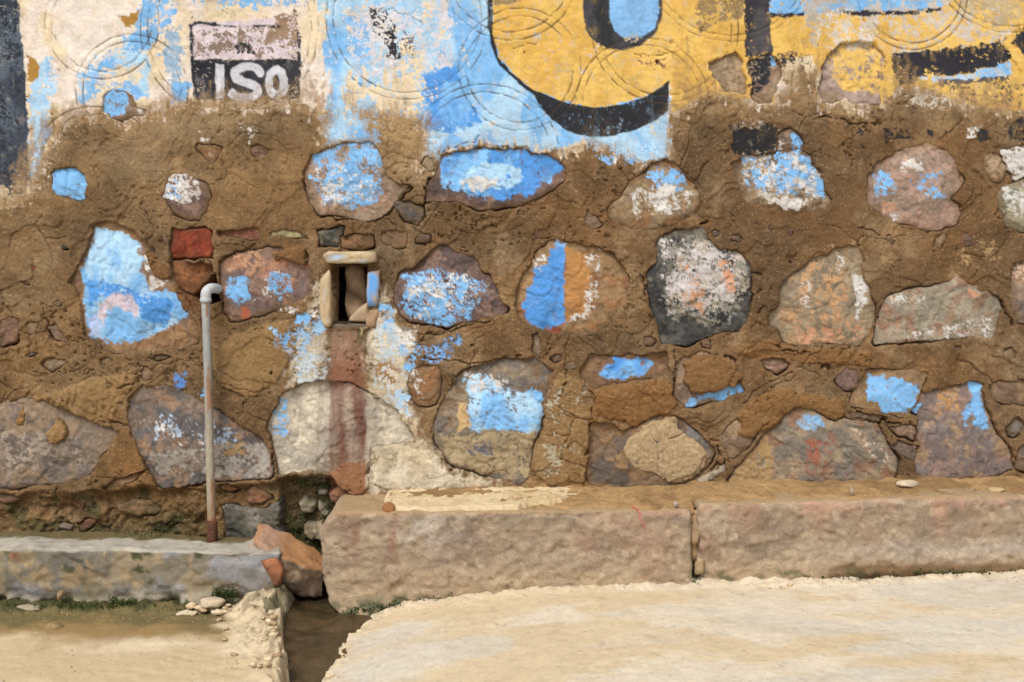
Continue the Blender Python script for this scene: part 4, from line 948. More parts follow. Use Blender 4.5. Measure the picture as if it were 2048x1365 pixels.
tube_obj('pipe', pts, [.0102] * 60, pipe, pipe_col, M_PIPE)
el = [at(446, 581, .05), at(438, 579, .01), at(431, 577, -.02)] + [at(425 - 13.5 * math.sin(t), 590.5 - 13.5 * math.cos(t), -.032 - .018 * math.sin(t)) for t in np.linspace(.1, 1.57, 9)] + [at(411.5, 600, -.05), at(411.5, 603, -.05)]
tube_obj('elbow', el, [.0118] * 3 + [.0126] * 9 + [.0126] * 2, pipe, lambda V: np.broadcast_to(lin((186,190,194)), V.shape) * (1 + .12 * fbm3(V, .01, 3, 2))[:, None], M_PIPE)
tube_obj('collar', [at(411.5, 597, -.05), at(411.5, 598, -.05), at(411.6, 604, -.05), at(411.6, 605, -.05)], [.0126, .0140, .0140, .0122], pipe, lambda V: np.broadcast_to(lin((178,182,186)), V.shape), M_PIPE)
tube_obj('rust_sleeve', [at(424.0 + .02 * (q - 1040), q, -.05) for q in (1040, 1041, 1055, 1075, 1090)], [.0108, .0128, .0132, .0136, .0136], pipe, lambda V: lin((92,60,46)) * (1 + .5 * fbm3(V, .006, 4, 5))[:, None], M_MORTAR)

# ------------------------------------------------------------------ kerb stones at the wall foot
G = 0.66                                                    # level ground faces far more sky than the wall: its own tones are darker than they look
SK1, SK2 = 2.43 / F, 2.45 / F
def kz(x): return np.where(x < .43, .2375 + (x + .424) * .0112, .2576 + (x - .445) * .0212)
def kerb(lo, hi, sk, seed, left_prof, label):
    def disp(P, N):
        face = sm(.5, .9, -N[:, 1])
        d = .0042 * fbm3(P, .11, 3, seed) + .0036 * fbm3(P * np.array([1, 1, 1.6]), .035, 4, seed + 3) + .0014 * fbm3(P, .011, 3, seed + 5, .7)
        d += face * (.004 * (sm(-.02, .03, fbm3(P, .16, 3, seed + 7)) - .5) + .0026 * fbm3(np.stack([P[:, 0] * .8 + P[:, 2] * .6, P[:, 1], (P[:, 2] * .8 - P[:, 0] * .6) * 3], 1), .06, 4, seed + 21, .62) - .0022 * sm(.55, .75, fbm3(P, .022, 2, seed + 23)))
        cz = cells(P[:, 0] + .012 * fbm3(P, .05, 2, seed), P[:, 2] * 1.3, .075, seed % 11)[0]; cf = cells(P[:, 0] * .8 + P[:, 2] * .6, P[:, 2] * 1.6 - P[:, 0] * .5, .024, seed % 7 + 2)[0]
        ce_ = cells(P[:, 0] * .9 + P[:, 2] * .5 + .03 * fbm3(P, .06, 3, seed + 2), (P[:, 2] - P[:, 0] * .25) * 1.9, .16, seed % 5 + 1)[1]
        d += face * (.0028 * cz + .0017 * cf - .0030 * sm(.03, .0, ce_) * sm(-.1, .2, fbm3(P, .08, 2, seed + 4)) - .003 * sm(.62, .8, fbm3(P, .012, 2, seed + 6)))
        d -= face * .010 * sm(.02, .0, P[:, 2] - .075 - .012 * fbm3(P, .1, 2, seed + 9)) * (seed > 30) * sm(.6, .9, P[:, 0])
        return d
    def shape(P):
        P = P.copy()
        if left_prof is not None:
            w_ = np.clip(1 - (P[:, 0] - lo[0]) / .10, 0, 1)
            vv = VH + (HC - P[:, 2]) / sk
            P[:, 0] += w_ * (np.interp(vv, left_prof[0], left_prof[1]) - left_prof[1][0]) * sk + w_ * .004 * fbm3(P, .02, 3, seed + 11)
        P[:, 2] += sm(.10, .24, P[:, 2]) * (kz(P[:, 0]) - kz(np.array([lo[0]])))
        return P
    def colf(P, N):
        u = P[:, 0] / sk + 1024; v = VH + (HC - P[:, 2]) / sk
        b1, b2, b3 = lin((168,150,128)), lin((148,132,114)), lin((182,164,138))
        t = sm(-.35, .4, fbm3(P, .09, 4, seed + 13))[:, None]; c = b1 * (1 - t) + b2 * t
        t = sm(.0, .6, fbm3(P * np.array([1, 1, 2.2]), .05, 4, seed + 15))[:, None] * .7; c = c * (1 - t) + b3 * t
        t = sm(.1, .6, fbm3(P, .13, 3, seed + 17))[:, None] * .28; c = c * (1 - t) + lin((168,128,106)) * t
        c = c * (1 + .20 * fbm3(P, .014, 4, seed + 19))[:, None]
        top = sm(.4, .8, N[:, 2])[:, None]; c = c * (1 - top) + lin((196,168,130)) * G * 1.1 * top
        front = sm(.4, .8, -N[:, 1])
        def over(rgb, k):
            nonlocal c
            k = (k * front)[:, None]; c = c * (1 - k) + lin(rgb) * k
        over((126,108,90), .4 * sm(.15, .55, fbm3(P * np.array([1, 1, 2.5]), .022, 4, seed + 27, .65)))
        over((206,190,164), .5 * sm(.25, .6, fbm3(P, .03, 4, seed + 29, .65)))
        over((200,176,142), .45 * sm(70, 0, (1180 if seed < 30 else 1160) - v + 20 * fbm3(P, .04, 3, seed + 31)))
        if seed < 30:
            dr = lambda x, w_: np.exp(-((u + 5 * fbm3(P, .05, 2, 5) - x) / w_) ** 2)
            over((132,78,58), (.8 * dr(787, 9) + .55 * dr(712, 8) + .45 * dr(690, 10)) * sm(1190, 1060, v) * (.6 + .5 * fbm3(P, .03, 3, 6)).clip(0, 1))
            over((212,204,196), .6 * np.exp(-((u - 850) / 45) ** 2 - ((v - 1060) / 45) ** 2) * sm(-.3, .3, fbm3(P, .03, 3, 7)))
            over((120,106,106), .2 * np.exp(-((u - 920) / 40) ** 2 - ((v - 1075) / 40) ** 2))
            over((62,84,58), .8 * sm(-.3, .3, fbm3(P, .02, 4, 8)) * sm(58, 12, 1240 - .13 * (u - 690) - v) * sm(900, 780, u))
            over((84,92,70), .55 * sm(-.2, .4, fbm3(P, .02, 4, 8)) * sm(26, 4, 1205 - .08 * (u - 900) - v) * sm(1180, 1050, u))
            over((190,140,120), .35 * sm(1040, 1024, v) * sm(1240, 1320, u))
        else:
            over((206,160,138), .45 * sm(1050, 1000, v) * sm(-.2, .4, fbm3(P * np.array([1, 1, .3]), .03, 3, 9)))
            over((200,190,176), .5 * np.exp(-((v - 1105 + .03 * (u - 1700)) / 18) ** 2) * sm(1500, 1900, u))
            over((120,92,62), .8 * sm(1122, 1134, v + 6 * fbm3(P, .03, 3, 2)) * sm(1600, 1720, u))
            over((70,92,58), .6 * sm(1130, 1150, v) * sm(.0, .5, fbm3(P, .02, 3, 4)))
            for x, rgb, w_ in ((1500, (180,130,106), 30), (1640, (186,136,112), 16), (1905, (140,116,104), 16), (1880, (204,150,126), 18)): over(rgb, .4 * np.exp(-((u - x) / w_) ** 2) * sm(1110, 1000, v))
        c = c * np.array([1.07, 1.05, 1.03])
        return c, np.full(len(P), .7)
    return tag(block('kerb_stone', lo, hi, .0048, .012, disp, colf, M_KERB, None, shape), label, 'kerb stone', 'long dressed stones along the foot of the wall')
kerb((-.424, -.17, -.12), (.4205, .02, .2375), SK1, 20, ([1000,1029,1064,1100,1164,1211,1246,1300], [679,679,658,661,661,677,711,720]), 'long kerb stone beside the gutter gap, streaked with rust and green at its left foot')
kerb((.440, -.15, -.08), (2.3, .02, .2576), SK2, 40, ([1000,1030,1060,1085,1110,1140,1170,1200], [1402,1400,1397,1403,1398,1403,1408,1410]), 'longer pinkish kerb stone running out of the picture, behind the paler pavement')
rock('joint_stone', [at(u, v, y) for u, v in ((1379,1052),(1392,1040),(1399,1062),(1396,1088),(1384,1092)) for y in (-.155, -.10)], plain((176,150,118), seed=4), M_STONE, 3, .003, .02, 4)
tag(bpy.data.objects['joint_stone'], 'little tan stone wedged high in the joint between the two kerb stones', 'stone')
o = rock('joint_stone', [at(u, v, y) for u, v in ((1388,1128),(1398,1116),(1410,1122),(1408,1146),(1390,1150)) for y in (-.160, -.10)], plain((168,146,112), seed=6), M_STONE, 3, .003, .02, 6)
tag(o, 'little tan stone wedged low in the kerb joint just above a dark hole', 'stone')

o = rock('joint_mortar', [at(u, v, y) for u, v in ((1374,1022),(1408,1020),(1410,1070),(1412,1125),(1384,1128),(1376,1080)) for y in (-.138, -.09)], plain((176,146,108), .3, .02, 12), M_MORTAR, 4, .006, .02, 12)
tag(o, 'sandy mortar filling the upper part of the joint between the kerb stones', 'mortar')

# sandy soil that has gathered on the kerb stones
gx = np.concatenate([np.arange(-.30, 1.32, .004), np.linspace(1.35, 2.3, 30)]); gy = np.linspace(.01, -.19, 50)
X, Y = np.meshgrid(gx, gy)
sh = np.interp(X, [-.30, -.24, .40, .43, .45, 3], [.235, .2395, .2475, .2500, .2576, .2970])
th = .012 * sm(-.16, .0, Y) + .005 * fbm(X, Y, .05, 4, 71) + .0025 * fbm(X, Y, .013, 3, 72) + .0012
fr = -.150 + .02 * fbm(X, Y, .06, 3, 73) + np.where(X > .43, .026, .006)
Z = sh + th - .02 * sm(.004, -.012, Y - fr)
u_ = X / .00119 + 1024
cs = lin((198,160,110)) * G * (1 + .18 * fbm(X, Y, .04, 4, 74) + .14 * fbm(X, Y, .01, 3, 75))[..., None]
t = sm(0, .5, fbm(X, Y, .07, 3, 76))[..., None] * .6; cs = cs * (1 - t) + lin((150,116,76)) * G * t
kp = (Y - fr) > -.010
tag(grid_object('soil', X, Y, Z, cs, 1.0, M_SAND, kp[:-1, :-1] | kp[1:, 1:]), 'sandy brown soil gathered along the top of the kerb stones', 'soil', kind='stuff')

# pale mortar slab on the first kerb stone
def slab_surface():
    poly = [(770,985),(800,976),(870,972),(1000,975),(1100,976),(1160,980),(1160,990),(1120,1004),(1060,1010),(1010,1022),(960,1014),(915,1024),(885,1032),(850,1025),(805,1020),(775,1008)]
    # plan of the slab on the kerb top: each outline point dropped on to z = .248
    pl = []
    for u, v in poly:
        d = (HC - .250) * F / (v - VH); pl.append(((u - 1024) * d / F, d - D))
    pl = chaikin(np.array(pl), 2)
    gx = np.arange(pl[:, 0].min() - .02, pl[:, 0].max() + .02, .0026); gy = np.arange(pl[:, 1].max() + .03, pl[:, 1].min() - .02, -.0026)
    X, Y = np.meshgrid(gx, gy)
    d = sdf(pl, X + .012 * fbm(X, Y, .04, 4, 81, .6), Y + .012 * fbm(X, Y, .04, 4, 82, .6))
    d = np.maximum(d, -(Y + .158 + .006 * fbm(X, Y, .03, 4, 87, .6)))
    top = .0085 + .003 * fbm(X, Y, .05, 4, 83) + .0015 * fbm(X, Y, .012, 3, 84) + .004 * sm(-.002, .0, Y + .02)
    Z = .2395 + (X + .424) * .0112 + top * sm(.002, -.003, d) - .011 * sm(-.001, .004, d)
    c = lin((232,208,168)) * .80 * (1 + .10 * fbm(X, Y, .03, 4, 85))[..., None]
    t = sm(.1, .5, fbm(X, Y, .05, 4, 86))[..., None] * .5; c = c * (1 - t) + lin((206,176,128)) * .8 * t
    keep = (d < .004); keep = keep[:-1, :-1] | keep[1:, 1:]
    tag(grid_object('mortar_slab', X, Y, Z, c, .5, M_CONC, keep), 'thin cream mortar slab lying on the kerb stone under the wall', 'mortar slab')
slab_surface()

# ------------------------------------------------------------------ concrete ledge on the left
def ledge():
    def face0(P): return sm(-.12, -.14, P[:, 1])
    lo, hi = np.array((-2.4, -.145, -.06)), np.array((-.548, .0, .1475))
    def disp(P, N):
        face = sm(.5, .9, -N[:, 1])
        low = sm(.05, .0, P[:, 2])
        d = .004 * fbm3(P, .13, 3, 3) + .0022 * fbm3(P, .035, 4, 5) + .0014 * fbm3(P, .010, 3, 7, .7) + .0016 * cells(P[:, 0], P[:, 2] * 1.4, .05, 6)[0] * face0(P)
        d += face * .0045 * (sm(-.03, .02, fbm3(P * np.array([1, 1, 1.5]), .10, 4, 9)) - .5)
        d -= face * low * .03 * sm(-.1, .3, fbm3(P, .05, 4, 11) + .2)
        return d
    def shape(P):
        P = P.copy()
        w_ = np.clip(1 - (hi[0] - P[:, 0]) / .08, 0, 1)
        P[:, 0] += w_ * (.012 * fbm3(P, .05, 3, 13) + .006 * sm(.12, .145, P[:, 2]) - .012 * sm(.03, .12, P[:, 2]) + .02 * sm(.06, .0, P[:, 2]))
        top = sm(.10, .146, P[:, 2])
        P[:, 1] += top * sm(-.10, -.14, P[:, 1]) * (.006 * fbm3(P * np.array([1, 0, 0]), .03, 4, 17, .65) + .004)
        P[:, 2] += top * (.0022 * fbm3(P, .022, 3, 18) - .011 * sm(-1.2, -.55, P[:, 0]) + .003 * fbm3(P * np.array([1, .3, 0]), .12, 3, 15))
        # the ledge tapers towards its broken end
        P[:, 1] += sm(-.08, .0, P[:, 1]) * (-.02 * sm(-.9, -.6, P[:, 0]))
        return P
    def colf(P, N):
        u = P[:, 0] / .00118 + 1024; v = VH + (HC - P[:, 2]) / .00118
        c = np.broadcast_to(lin((130,122,106)), P.shape).copy()
        def mix(rgb, k):
            nonlocal c
            k = np.clip(k, 0, 1)[:, None]; c = c * (1 - k) + lin(rgb) * k
        mix((112,108,100), .8 * sm(-.1, .5, fbm3(P, .10, 4, 21) + .3 * np.exp(-((u - 250) / 110) ** 2)))
        mix((164,146,116), .55 * sm(.05, .45, fbm3(P, .07, 4, 23)))
        mix((172,146,104), .6 * sm(.10, .4, .8 * fbm3(P * np.array([1, 1, .6]), .035, 4, 25) + .45 * fbm3(P, .009, 3, 26, .7) + .35 * np.exp(-((u - 80) / 120) ** 2 - ((v - 1150) / 28) ** 2) - .12) * sm(560, 350, u))
        mix((160,90,56), .8 * np.exp(-((u - 28) / 10) ** 2 - ((v - 1112) / 8) ** 2))
        mix((150,152,160), .6 * sm(.0, .4, fbm3(P, .06, 3, 27) + .4 * np.exp(-((u - 480) / 50) ** 2 - ((v - 1150) / 25) ** 2) - .25))
        mix((196,184,160), .7 * sm(1180, 1200, v + 12 * fbm3(P, .04, 3, 29)))
        mix((64,70,40), .9 * sm(.0, .3, fbm3(P, .03, 4, 31) + .9 * sm(1185, 1212, v) - .55))
        mix((96,88,62), .5 * sm(.1, .5, fbm3(P, .05, 4, 33) + .3 * sm(1130, 1180, v) - .1))
        c = c * (1 + .16 * fbm3(P, .012, 4, 35))[:, None]
        top = sm(.45, .8, N[:, 2]); lip = np.maximum(top, .85 * sm(.136, .143, P[:, 2] - .011 + .011 * (1 - sm(-1.2, -.55, P[:, 0])) + .004 * fbm3(P, .03, 3, 37)))
        mix((206,198,182), 0 * top)
        k = lip[:, None]; ct = np.asarray(lin((206,198,182))) * .70 * (1 + .22 * fbm3(P, .03, 4, 39, .65) - .25 * sm(.3, .6, fbm3(P * np.array([.4, 1, 1]), .02, 3, 40)))[:, None]
        c = c * (1 - k) + ct * k
        mo = (top * sm(.0, .5, fbm3(P, .05, 4, 41) + 1.2 * sm(-.09, -.03, P[:, 1]) - .4))[:, None]; c = c * (1 - mo) + lin((104,92,60)) * mo
        end = sm(.5, .9, N[:, 0]) * sm(.12, .05, P[:, 2]); mix((196,178,150), end * .6)
        return c, np.full(len(P), .6)
    tag(block('concrete_ledge', lo, hi, .005, .008, disp, colf, M_CONC, None, shape), 'low grey concrete ledge with a pale top and ochre patches under the pipe', 'ledge')
ledge()

# ------------------------------------------------------------------ ground: base sheet, pavement, road
def lines(segs):
    return np.unique(np.concatenate([np.round(s_, 5) for s_ in segs]))
gx = lines([np.linspace(-60, -2, 20), np.linspace(-2, -.7, 30), np.arange(-.7, -.2, .004), np.linspace(-.2, 2, 30), np.linspace(2, 60, 20)])
gy = lines([np.linspace(-60, -1.2, 24), np.linspace(-1.2, -.7, 16), np.arange(-.7, .02, .004), np.linspace(.03, 60, 16)])[::-1]
X, Y = np.meshgrid(gx, gy)
near = np.exp(-((X + .45) / .5) ** 2) * np.exp(-(Y / 1.0) ** 2)
Z = -.062 + .067 * sm(-.75, -.08, Y) + near * (.006 * fbm(X, Y, .09, 4, 91) + .003 * fbm(X, Y, .025, 4, 92))
Z = np.where((np.abs(X) > 2.6) & (Y > -.1), np.minimum(Z, -.06), Z)
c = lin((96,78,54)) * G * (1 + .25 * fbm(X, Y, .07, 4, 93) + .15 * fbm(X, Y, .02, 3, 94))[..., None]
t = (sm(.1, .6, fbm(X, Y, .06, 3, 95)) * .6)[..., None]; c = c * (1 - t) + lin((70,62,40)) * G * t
tag(grid_object('ground', X, Y, Z, c, .6, M_MUD), 'dark muddy earth showing in the gutter between the pavements', 'ground', kind='structure')

def pave_left():
    gx = lines([np.linspace(-40, -2.5, 12), np.linspace(-2.5, -1.4, 60), np.arange(-1.4, -.40, .0028)])
    gy = lines([np.linspace(-14, -.8, 40), np.arange(-.8, -.08, .0028)])[::-1]
    X, Y = np.meshgrid(gx, gy)
    edge = np.interp(Y, [-20, -.60, -.5, -.4, -.28, -.2, -.1], [-.47, -.452, -.462, -.482, -.520, -.535, -.545])
    sd = X - edge + .014 * fbm(X, Y, .05, 4, 101, .6) + .006 * fbm(X, Y, .015, 3, 102)
    dense = sm(-1.6, -1.3, X) * sm(-1.0, -.8, Y)
    bill = 1 - np.abs(fbm(X, Y, .030, 4, 103, .55))
    rub = sm(-.17, -.02, X - edge + .05 * fbm(X, Y, .08, 3, 104) - .03) * sm(-.62, -.45, Y)
    rub = np.maximum(rub, .7 * sm(-.21, -.16, Y) * sm(-.75, -.62, X) * sm(.0, .3, fbm(X, Y, .06, 3, 105) + .2))
    Z = .010 + .004 * fbm(X, Y, .35, 3, 106) + dense * .0012 * fbm(X, Y, .02, 4, 107)
    Z += rub * (.012 + .022 * sm(-.4, .6, fbm(X, Y, .06, 3, 108)) + .007 * (1 - 2 * np.abs(fbm(X, Y, .045, 4, 103, .62))) + .006 * cells(X + .006 * fbm(X, Y, .03, 3, 99), Y, .034, 9)[0] + .005 * fbm(X, Y, .013, 3, 109, .7))
    Z += .010 * sm(-.20, -.15, Y + .02 * fbm(X, Y, .06, 3, 110)) + dense * sm(-.22, -.16, Y) * .010 * np.abs(fbm(X, Y, .025, 4, 111))
    Z = Z - .11 * sm(-.008, .016, sd)
    c = lin((236,216,182)) * .80 * (1 + .07 * fbm(X, Y, .09, 4, 112) + .04 * fbm(X * .3, Y * 2, .03, 3, 113))[..., None]
    def mix(rgb, k, g=.72):
        nonlocal c
        k = np.clip(k, 0, 1)[..., None]; c = c * (1 - k) + lin(rgb) * g * k
    mix((216,188,144), .6 * sm(-.2, .5, fbm(X * .4, Y, .12, 4, 114)))
    mix((176,144,92), .95 * sm(-.385, -.27, Y + .05 * fbm(X, Y, .12, 4, 115) + .015 * fbm(X, Y, .03, 3, 130)) * sm(.25, .0, rub), .66)
    mix((122,112,72), .85 * sm(-.31, -.20, Y + .06 * fbm(X, Y, .08, 4, 116) + .02 * fbm(X, Y, .025, 3, 131)) * sm(.3, .0, rub), .66)
    mix((222,200,166), .9 * rub)
    mix((170,150,118), .6 * rub * sm(.0, .5, fbm(X, Y, .02, 4, 117)))
    mix((70,74,42), .85 * sm(-.19, -.155, Y + .03 * fbm(X, Y, .05, 4, 118)) * (1 - .6 * rub), .66)
    mix((84,84,52), .7 * rub * sm(.25, .55, fbm(X, Y, .035, 4, 119)) * sm(-.33, -.2, Y), .66)
    mix((190,166,130), .7 * sm(.0, .02, sd))
    keep = (Z > -.2); keep &= (X - edge) < .03; keep = keep[:-1, :-1] & keep[1:, 1:]
    tag(grid_object('pavement', X, Y, Z, c, .45, M_SAND, keep), 'sandy concrete pavement left of the gutter with a crumbled rubble edge', 'pavement', kind='structure')
pave_left()

def road():
    gx = lines([np.arange(-.42, 1.34, .0032), np.linspace(1.36, 3, 60), np.linspace(3.2, 40, 14)])
    gy = lines([np.linspace(-14, -.9, 40), np.arange(-.9, -.11, .0032)])[::-1]
    X, Y = np.meshgrid(gx, gy)
    zr = np.interp(X, [-.43, -.366, -.262, -.145, .089, .4135, .47, .8, 1.2, 4, 40], [-.030, -.014, .019, .037, .062, .073, .071, .077, .091, .20, 1.0])
    edge = np.interp(Y, [-20, -.6, -.5, -.4, -.3, -.24, -.2, -.17], [-.37, -.395, -.388, -.384, -.378, -.366, -.352, -.34])
    sd = edge - X + .012 * fbm(X, Y, .05, 4, 121, .6) + .006 * fbm(X, Y, .016, 3, 122)
    dense = sm(-1.1, -.9, Y) * sm(1.8, 1.4, X)
    kf = np.where(X < .43, -.172, -.152)
    lump = sm(-.045, -.004, Y - kf + .012 * fbm(X, Y, .04, 3, 123))
    lump2 = sm(.05, .0, sd + .045)
    rim = np.maximum(lump * .8, sm(-.075, -.01, sd + .02 * fbm(X, Y, .05, 3, 128)))
    tilt = .10 * sm(-.17, -.9, Y) * 0
    Z = zr + .004 * fbm(X, Y, .4, 3, 124) + dense * (.0012 * fbm(X, Y, .03, 4, 125) + rim * (.009 * fbm(X, Y, .055, 4, 126, .62) + .0035 * cells(X + .004 * fbm(X, Y, .02, 2, 129), Y, .022, 4)[0] + .002 * fbm(X, Y, .012, 3, 127)))
    Z += lump * .004 - .13 * sm(-.010, .014, sd)
    bil = sm(-.03, .02, Y - kf)
    c = lin((234,220,196)) * .80 * np.ones(X.shape)[..., None]
    def mix(rgb, k, g=.78):
        nonlocal c
        k = np.clip(k, 0, 1)[..., None]; c = c * (1 - k) + lin(rgb) * g * k
    sand = fbm(X * .55, Y * 1.3, .13, 5, 131, .6) + .18 * fbm(X * .7, Y * 1.2, .03, 4, 132, .65)
    mix((226,203,165), .85 * sm(-.25, .45, sand + .35 * sm(.5, -.1, X) + .25 * np.exp(-((Y + .22) / .06) ** 2) * sm(.9, .3, X) - .05))
    mix((222,214,200), .6 * sm(.15, .5, fbm(X * .4, Y, .12, 4, 133) + .3 * sm(.3, 1.1, X) - .1))
    mix((230,212,182), .8 * rim)
    mix((200,172,132), .4 * rim * sm(.0, .5, fbm(X, Y, .02, 4, 134)))
    mix((176,146,110), .16 * sm(.35, .7, fbm(X * .8, Y * 1.2, .035, 5, 135, .65)))
    c = c * (1 + .05 * fbm(X * .9, Y, .03, 5, 136, .65) + .06 * fbm(X, Y, .008, 2, 137))[..., None]
    spk = sm(.72, .85, fbm(X * .8, Y, .010, 3, 138, .6)) * dense
    mix((130,110,90), .28 * spk)
    mix((180,150,112), .6 * sm(-.004, .02, sd))
    keep = (sd < .035); keep = keep[:-1, :-1] & keep[1:, 1:]
    tag(grid_object('road', X, Y, Z, c, .35, M_SAND, keep), 'pale cream concrete road with sandy patches and a ragged edge against the kerb stones', 'road', kind='structure')
road()

# ------------------------------------------------------------------ loose things
def boulder_col(P, N):
    top = sm(-.05, .25, N[:, 2] - .15 * N[:, 1] - .0 + .3 * fbm3(P, .04, 3, 3))
    c1 = lin((176,152,128)); c2 = lin((196,144,98))
    c = c1 * (1 - top[:, None]) + c2 * .85 * top[:, None]
    pk = np.exp(-((P[:, 0] - at(520,1080,-.17).x) / .03) ** 2)[:, None] * .6
    c = c * (1 - pk) + lin((206,176,158)) * .85 * pk
    gr = (sm(.05, .0, P[:, 2]) * sm(-.2, .4, fbm3(P, .03, 3, 7)) * .5)[:, None]
    c = c * (1 - gr) + lin((104,96,66)) * gr
    return c * (1 + .34 * fbm3(P, .02, 5, 5, .65))[:, None], np.full(len(P), .9)
bp = [at(492,1092,-.14), at(508,1068,-.10), at(524,1064,-.09), at(546,1078,-.09), at(572,1104,-.10), at(604,1113,-.10), at(627,1116,-.11), at(650,1134,-.12),
      at(560,1140,-.20), at(600,1152,-.215), at(640,1162,-.19), at(520,1120,-.19), at(645,1170,-.14), at(634,1212,-.15), at(612,1218,-.16), at(571,1204,-.17), at(552,1180,-.18),
      at(500,1180,-.10), at(560,1200,-.05), at(620,1200,-.05), at(630,1130,-.05), at(520,1080,-.05)]
bp = [p + Vector((0, .065, 0)) for p in bp]
tag(rock('boulder', bp, boulder_col, M_KERB, 8, .010, .05, 4, facet=.0045), 'loose orange and grey broken stone wedged in the gutter gap beside the ledge', 'stone')
tag(rock('brick_piece', [at(u, v, y) for u, v, y in ((519,1121,-.165),(552,1114,-.165),(568,1126,-.17),(571,1148,-.18),(564,1168,-.19),(552,1177,-.195),(540,1150,-.20),(552,1117,-.215),(566,1135,-.215),(560,1160,-.215),(530,1125,-.20))], plain((176,114,80), .35, .012, 3, c2=(150,100,74)), M_KERB, 3, .002, .02, 5), 'rounded terracotta fragment stuck between the ledge end and the loose stone', 'brick fragment')

def bottle_cap():
    c0 = at(778, 1016, -.152)
    rings = [(.0, .0048, 0), (.006, .0050, 0), (.0115, .0048, 0), (.0132, .0036, 0), (.0142, .0010, .5), (.0156, -.0018, 1)]
    V = []; Q = []; T = []; n = 84
    for r, z, w_ in rings[1:]:
        for j in range(n):
            t = 6.28318 * j / n; rr = r + w_ * .0011 * math.cos(21 * t)
            V.append((rr * math.cos(t), rr * math.sin(t), z - .0006 * (1 if r < .0115 and int(j / 7) % 2 else 0)))
    for k in range(len(rings) - 2):
        for j in range(n): Q.append((k * n + j, (k + 1) * n + j, (k + 1) * n + (j + 1) % n, k * n + (j + 1) % n))
    V.append((0, 0, .0046)); cc = len(V) - 1
    for j in range(n): T.append((cc, j, (j + 1) % n))
    V = np.array(V)
    col = lin((142,98,60)) * (1 + .45 * fbm3(V, .004, 3, 5))[:, None]
    o = mesh_object('bottle_cap', V, Q, col, np.full(len(V), .3), M_BIT, None, True, T)
    o.rotation_euler = (math.radians(52), math.radians(6), .3); o.location = c0
    tag(o, 'rusty crimped bottle cap lying on the edge of the kerb stone', 'bottle cap')
bottle_cap()

def on_road(u, v):
    """point of the road seen at a pixel"""
    for k in range(600):
        d = 2.46 - k * .002
        x = (u - 1024) * d / F; z = HC - (v - VH) * d / F
        if z <= np.interp(x, [-.366, -.262, -.145, .089, .4135, .47, .8, 1.2], [-.014, .019, .037, .062, .073, .071, .077, .091]) + .002: break
    return Vector((x, d - D, z))
def on_soil(u, v):
    for k in range(900):
        d = 2.40 + k * .0005
        x = (u - 1024) * d / F; z = HC - (v - VH) * d / F
        if z <= np.interp(x, [-.30, -.24, .40, .43, .45, 3], [.235, .2395, .2475, .2500, .2576, .2970]) + .004 + .012 * float(sm(-.16, 0., np.array(d - D))): break
    return Vector((x, d - D, z))
def pebble(name, p, r, col, seed, label, cat, flat=.6, mat=None, stretch=1.0, rot=0.0, group=None):
    rs = random.Random(seed); pts = []
    for k in range(22):
        q = Vector((rs.gauss(0, 1), rs.gauss(0, 1), rs.gauss(0, 1))).normalized()
        q = Vector((q.x * r * stretch, q.y * r, q.z * r * flat)); q.rotate(Matrix.Rotation(rot, 3, 'Z'))
        pts.append(q)
    o = rock(name, pts, plain(col, .2, .01, seed), mat or M_STONE, 2, r * .08, r * .7, seed)
    o.location = p + Vector((0, 0, r * flat * .6))
    return tag(o, label, cat, group)
pebble('pebble', at(108, 1262, -.265), .019, (150,126,90), 3, 'brown fist sized lump of earth lying on the mossy pavement', 'stone', .7, M_MORTAR, 1.25)
pebble('pebble', at(231, 1281, -.31), .0085, (206,180,156), 5, 'small pale pebble near the mossy strip of the left pavement', 'pebble', .6)
pebble('pebble', at(122, 1196, -.165), .014, (150,128,92), 6, 'rounded brown stone stuck at the bottom of the concrete ledge', 'stone', .8)
pebble('pebble', on_road(1467, 1216), .0032, (60,44,34), 7, 'tiny dark brown crumb on the cream road, left one of a close pair', 'pebble', .8)
pebble('pebble', on_road(1511, 1216), .0030, (96,72,50), 8, 'tiny brown crumb on the cream road, right one of a close pair', 'pebble', .7)
pebble('pebble', on_road(1688, 1215), .0034, (206,116,66), 9, 'tiny orange chip lying alone on the cream road', 'pebble', .7)
pebble('dry_leaf', on_road(1774, 1174), .0042, (48,38,30), 10, 'dark shrivelled leaf beside the ragged road edge', 'leaf', .3, M_BIT, 2.6, -.25)
pebble('dry_leaf', on_road(840, 1328), .0032, (84,62,46), 11, 'small brown shrivelled leaf near the lower border of the road', 'leaf', .3, M_BIT, 2.0, .2)
pebble('dry_leaf', on_road(865, 1246), .0026, (84,62,46), 12, 'tiny brown leaf crumb below the rust streaked kerb stone', 'leaf', .4, M_BIT, 1.8, -.5)
pebble('dry_leaf', on_road(1200, 1301), .0022, (70,56,44), 13, 'tiny dark leaf crumb in the middle of the sandy road', 'leaf', .4, M_BIT, 1.7, .1)
pebble('stone_chip', on_soil(1703, 990), .010, (172,154,130), 14, 'upright grey stone sliver standing in the soil on the kerb', 'stone', 1.3, None, .5)
pebble('stone_chip', on_soil(1815, 968) - Vector((0, 0, .006)), .020, (204,184,158), 15, 'whitish flat stone chip in the soil between two large grey stones', 'stone', .5, None, 1.7, .4)
pebble('stone_chip', on_soil(1990, 980) - Vector((0, 0, .006)), .018, (196,168,128), 16, 'tan stone chip half buried in the soil under the rightmost stones', 'stone', .5, None, 1.4)
pebble('stone_chip', on_soil(1352, 1012), .0075, (180,168,152), 17, 'small round grey pebble on the soil near the kerb joint', 'pebble', .9)
pebble('stone_chip', at(370, 1232, -.175), .020, (206,190,166), 18, 'long whitish mortar crumb lying along the foot of the ledge', 'mortar crumb', .4, M_CONC, 1.5)
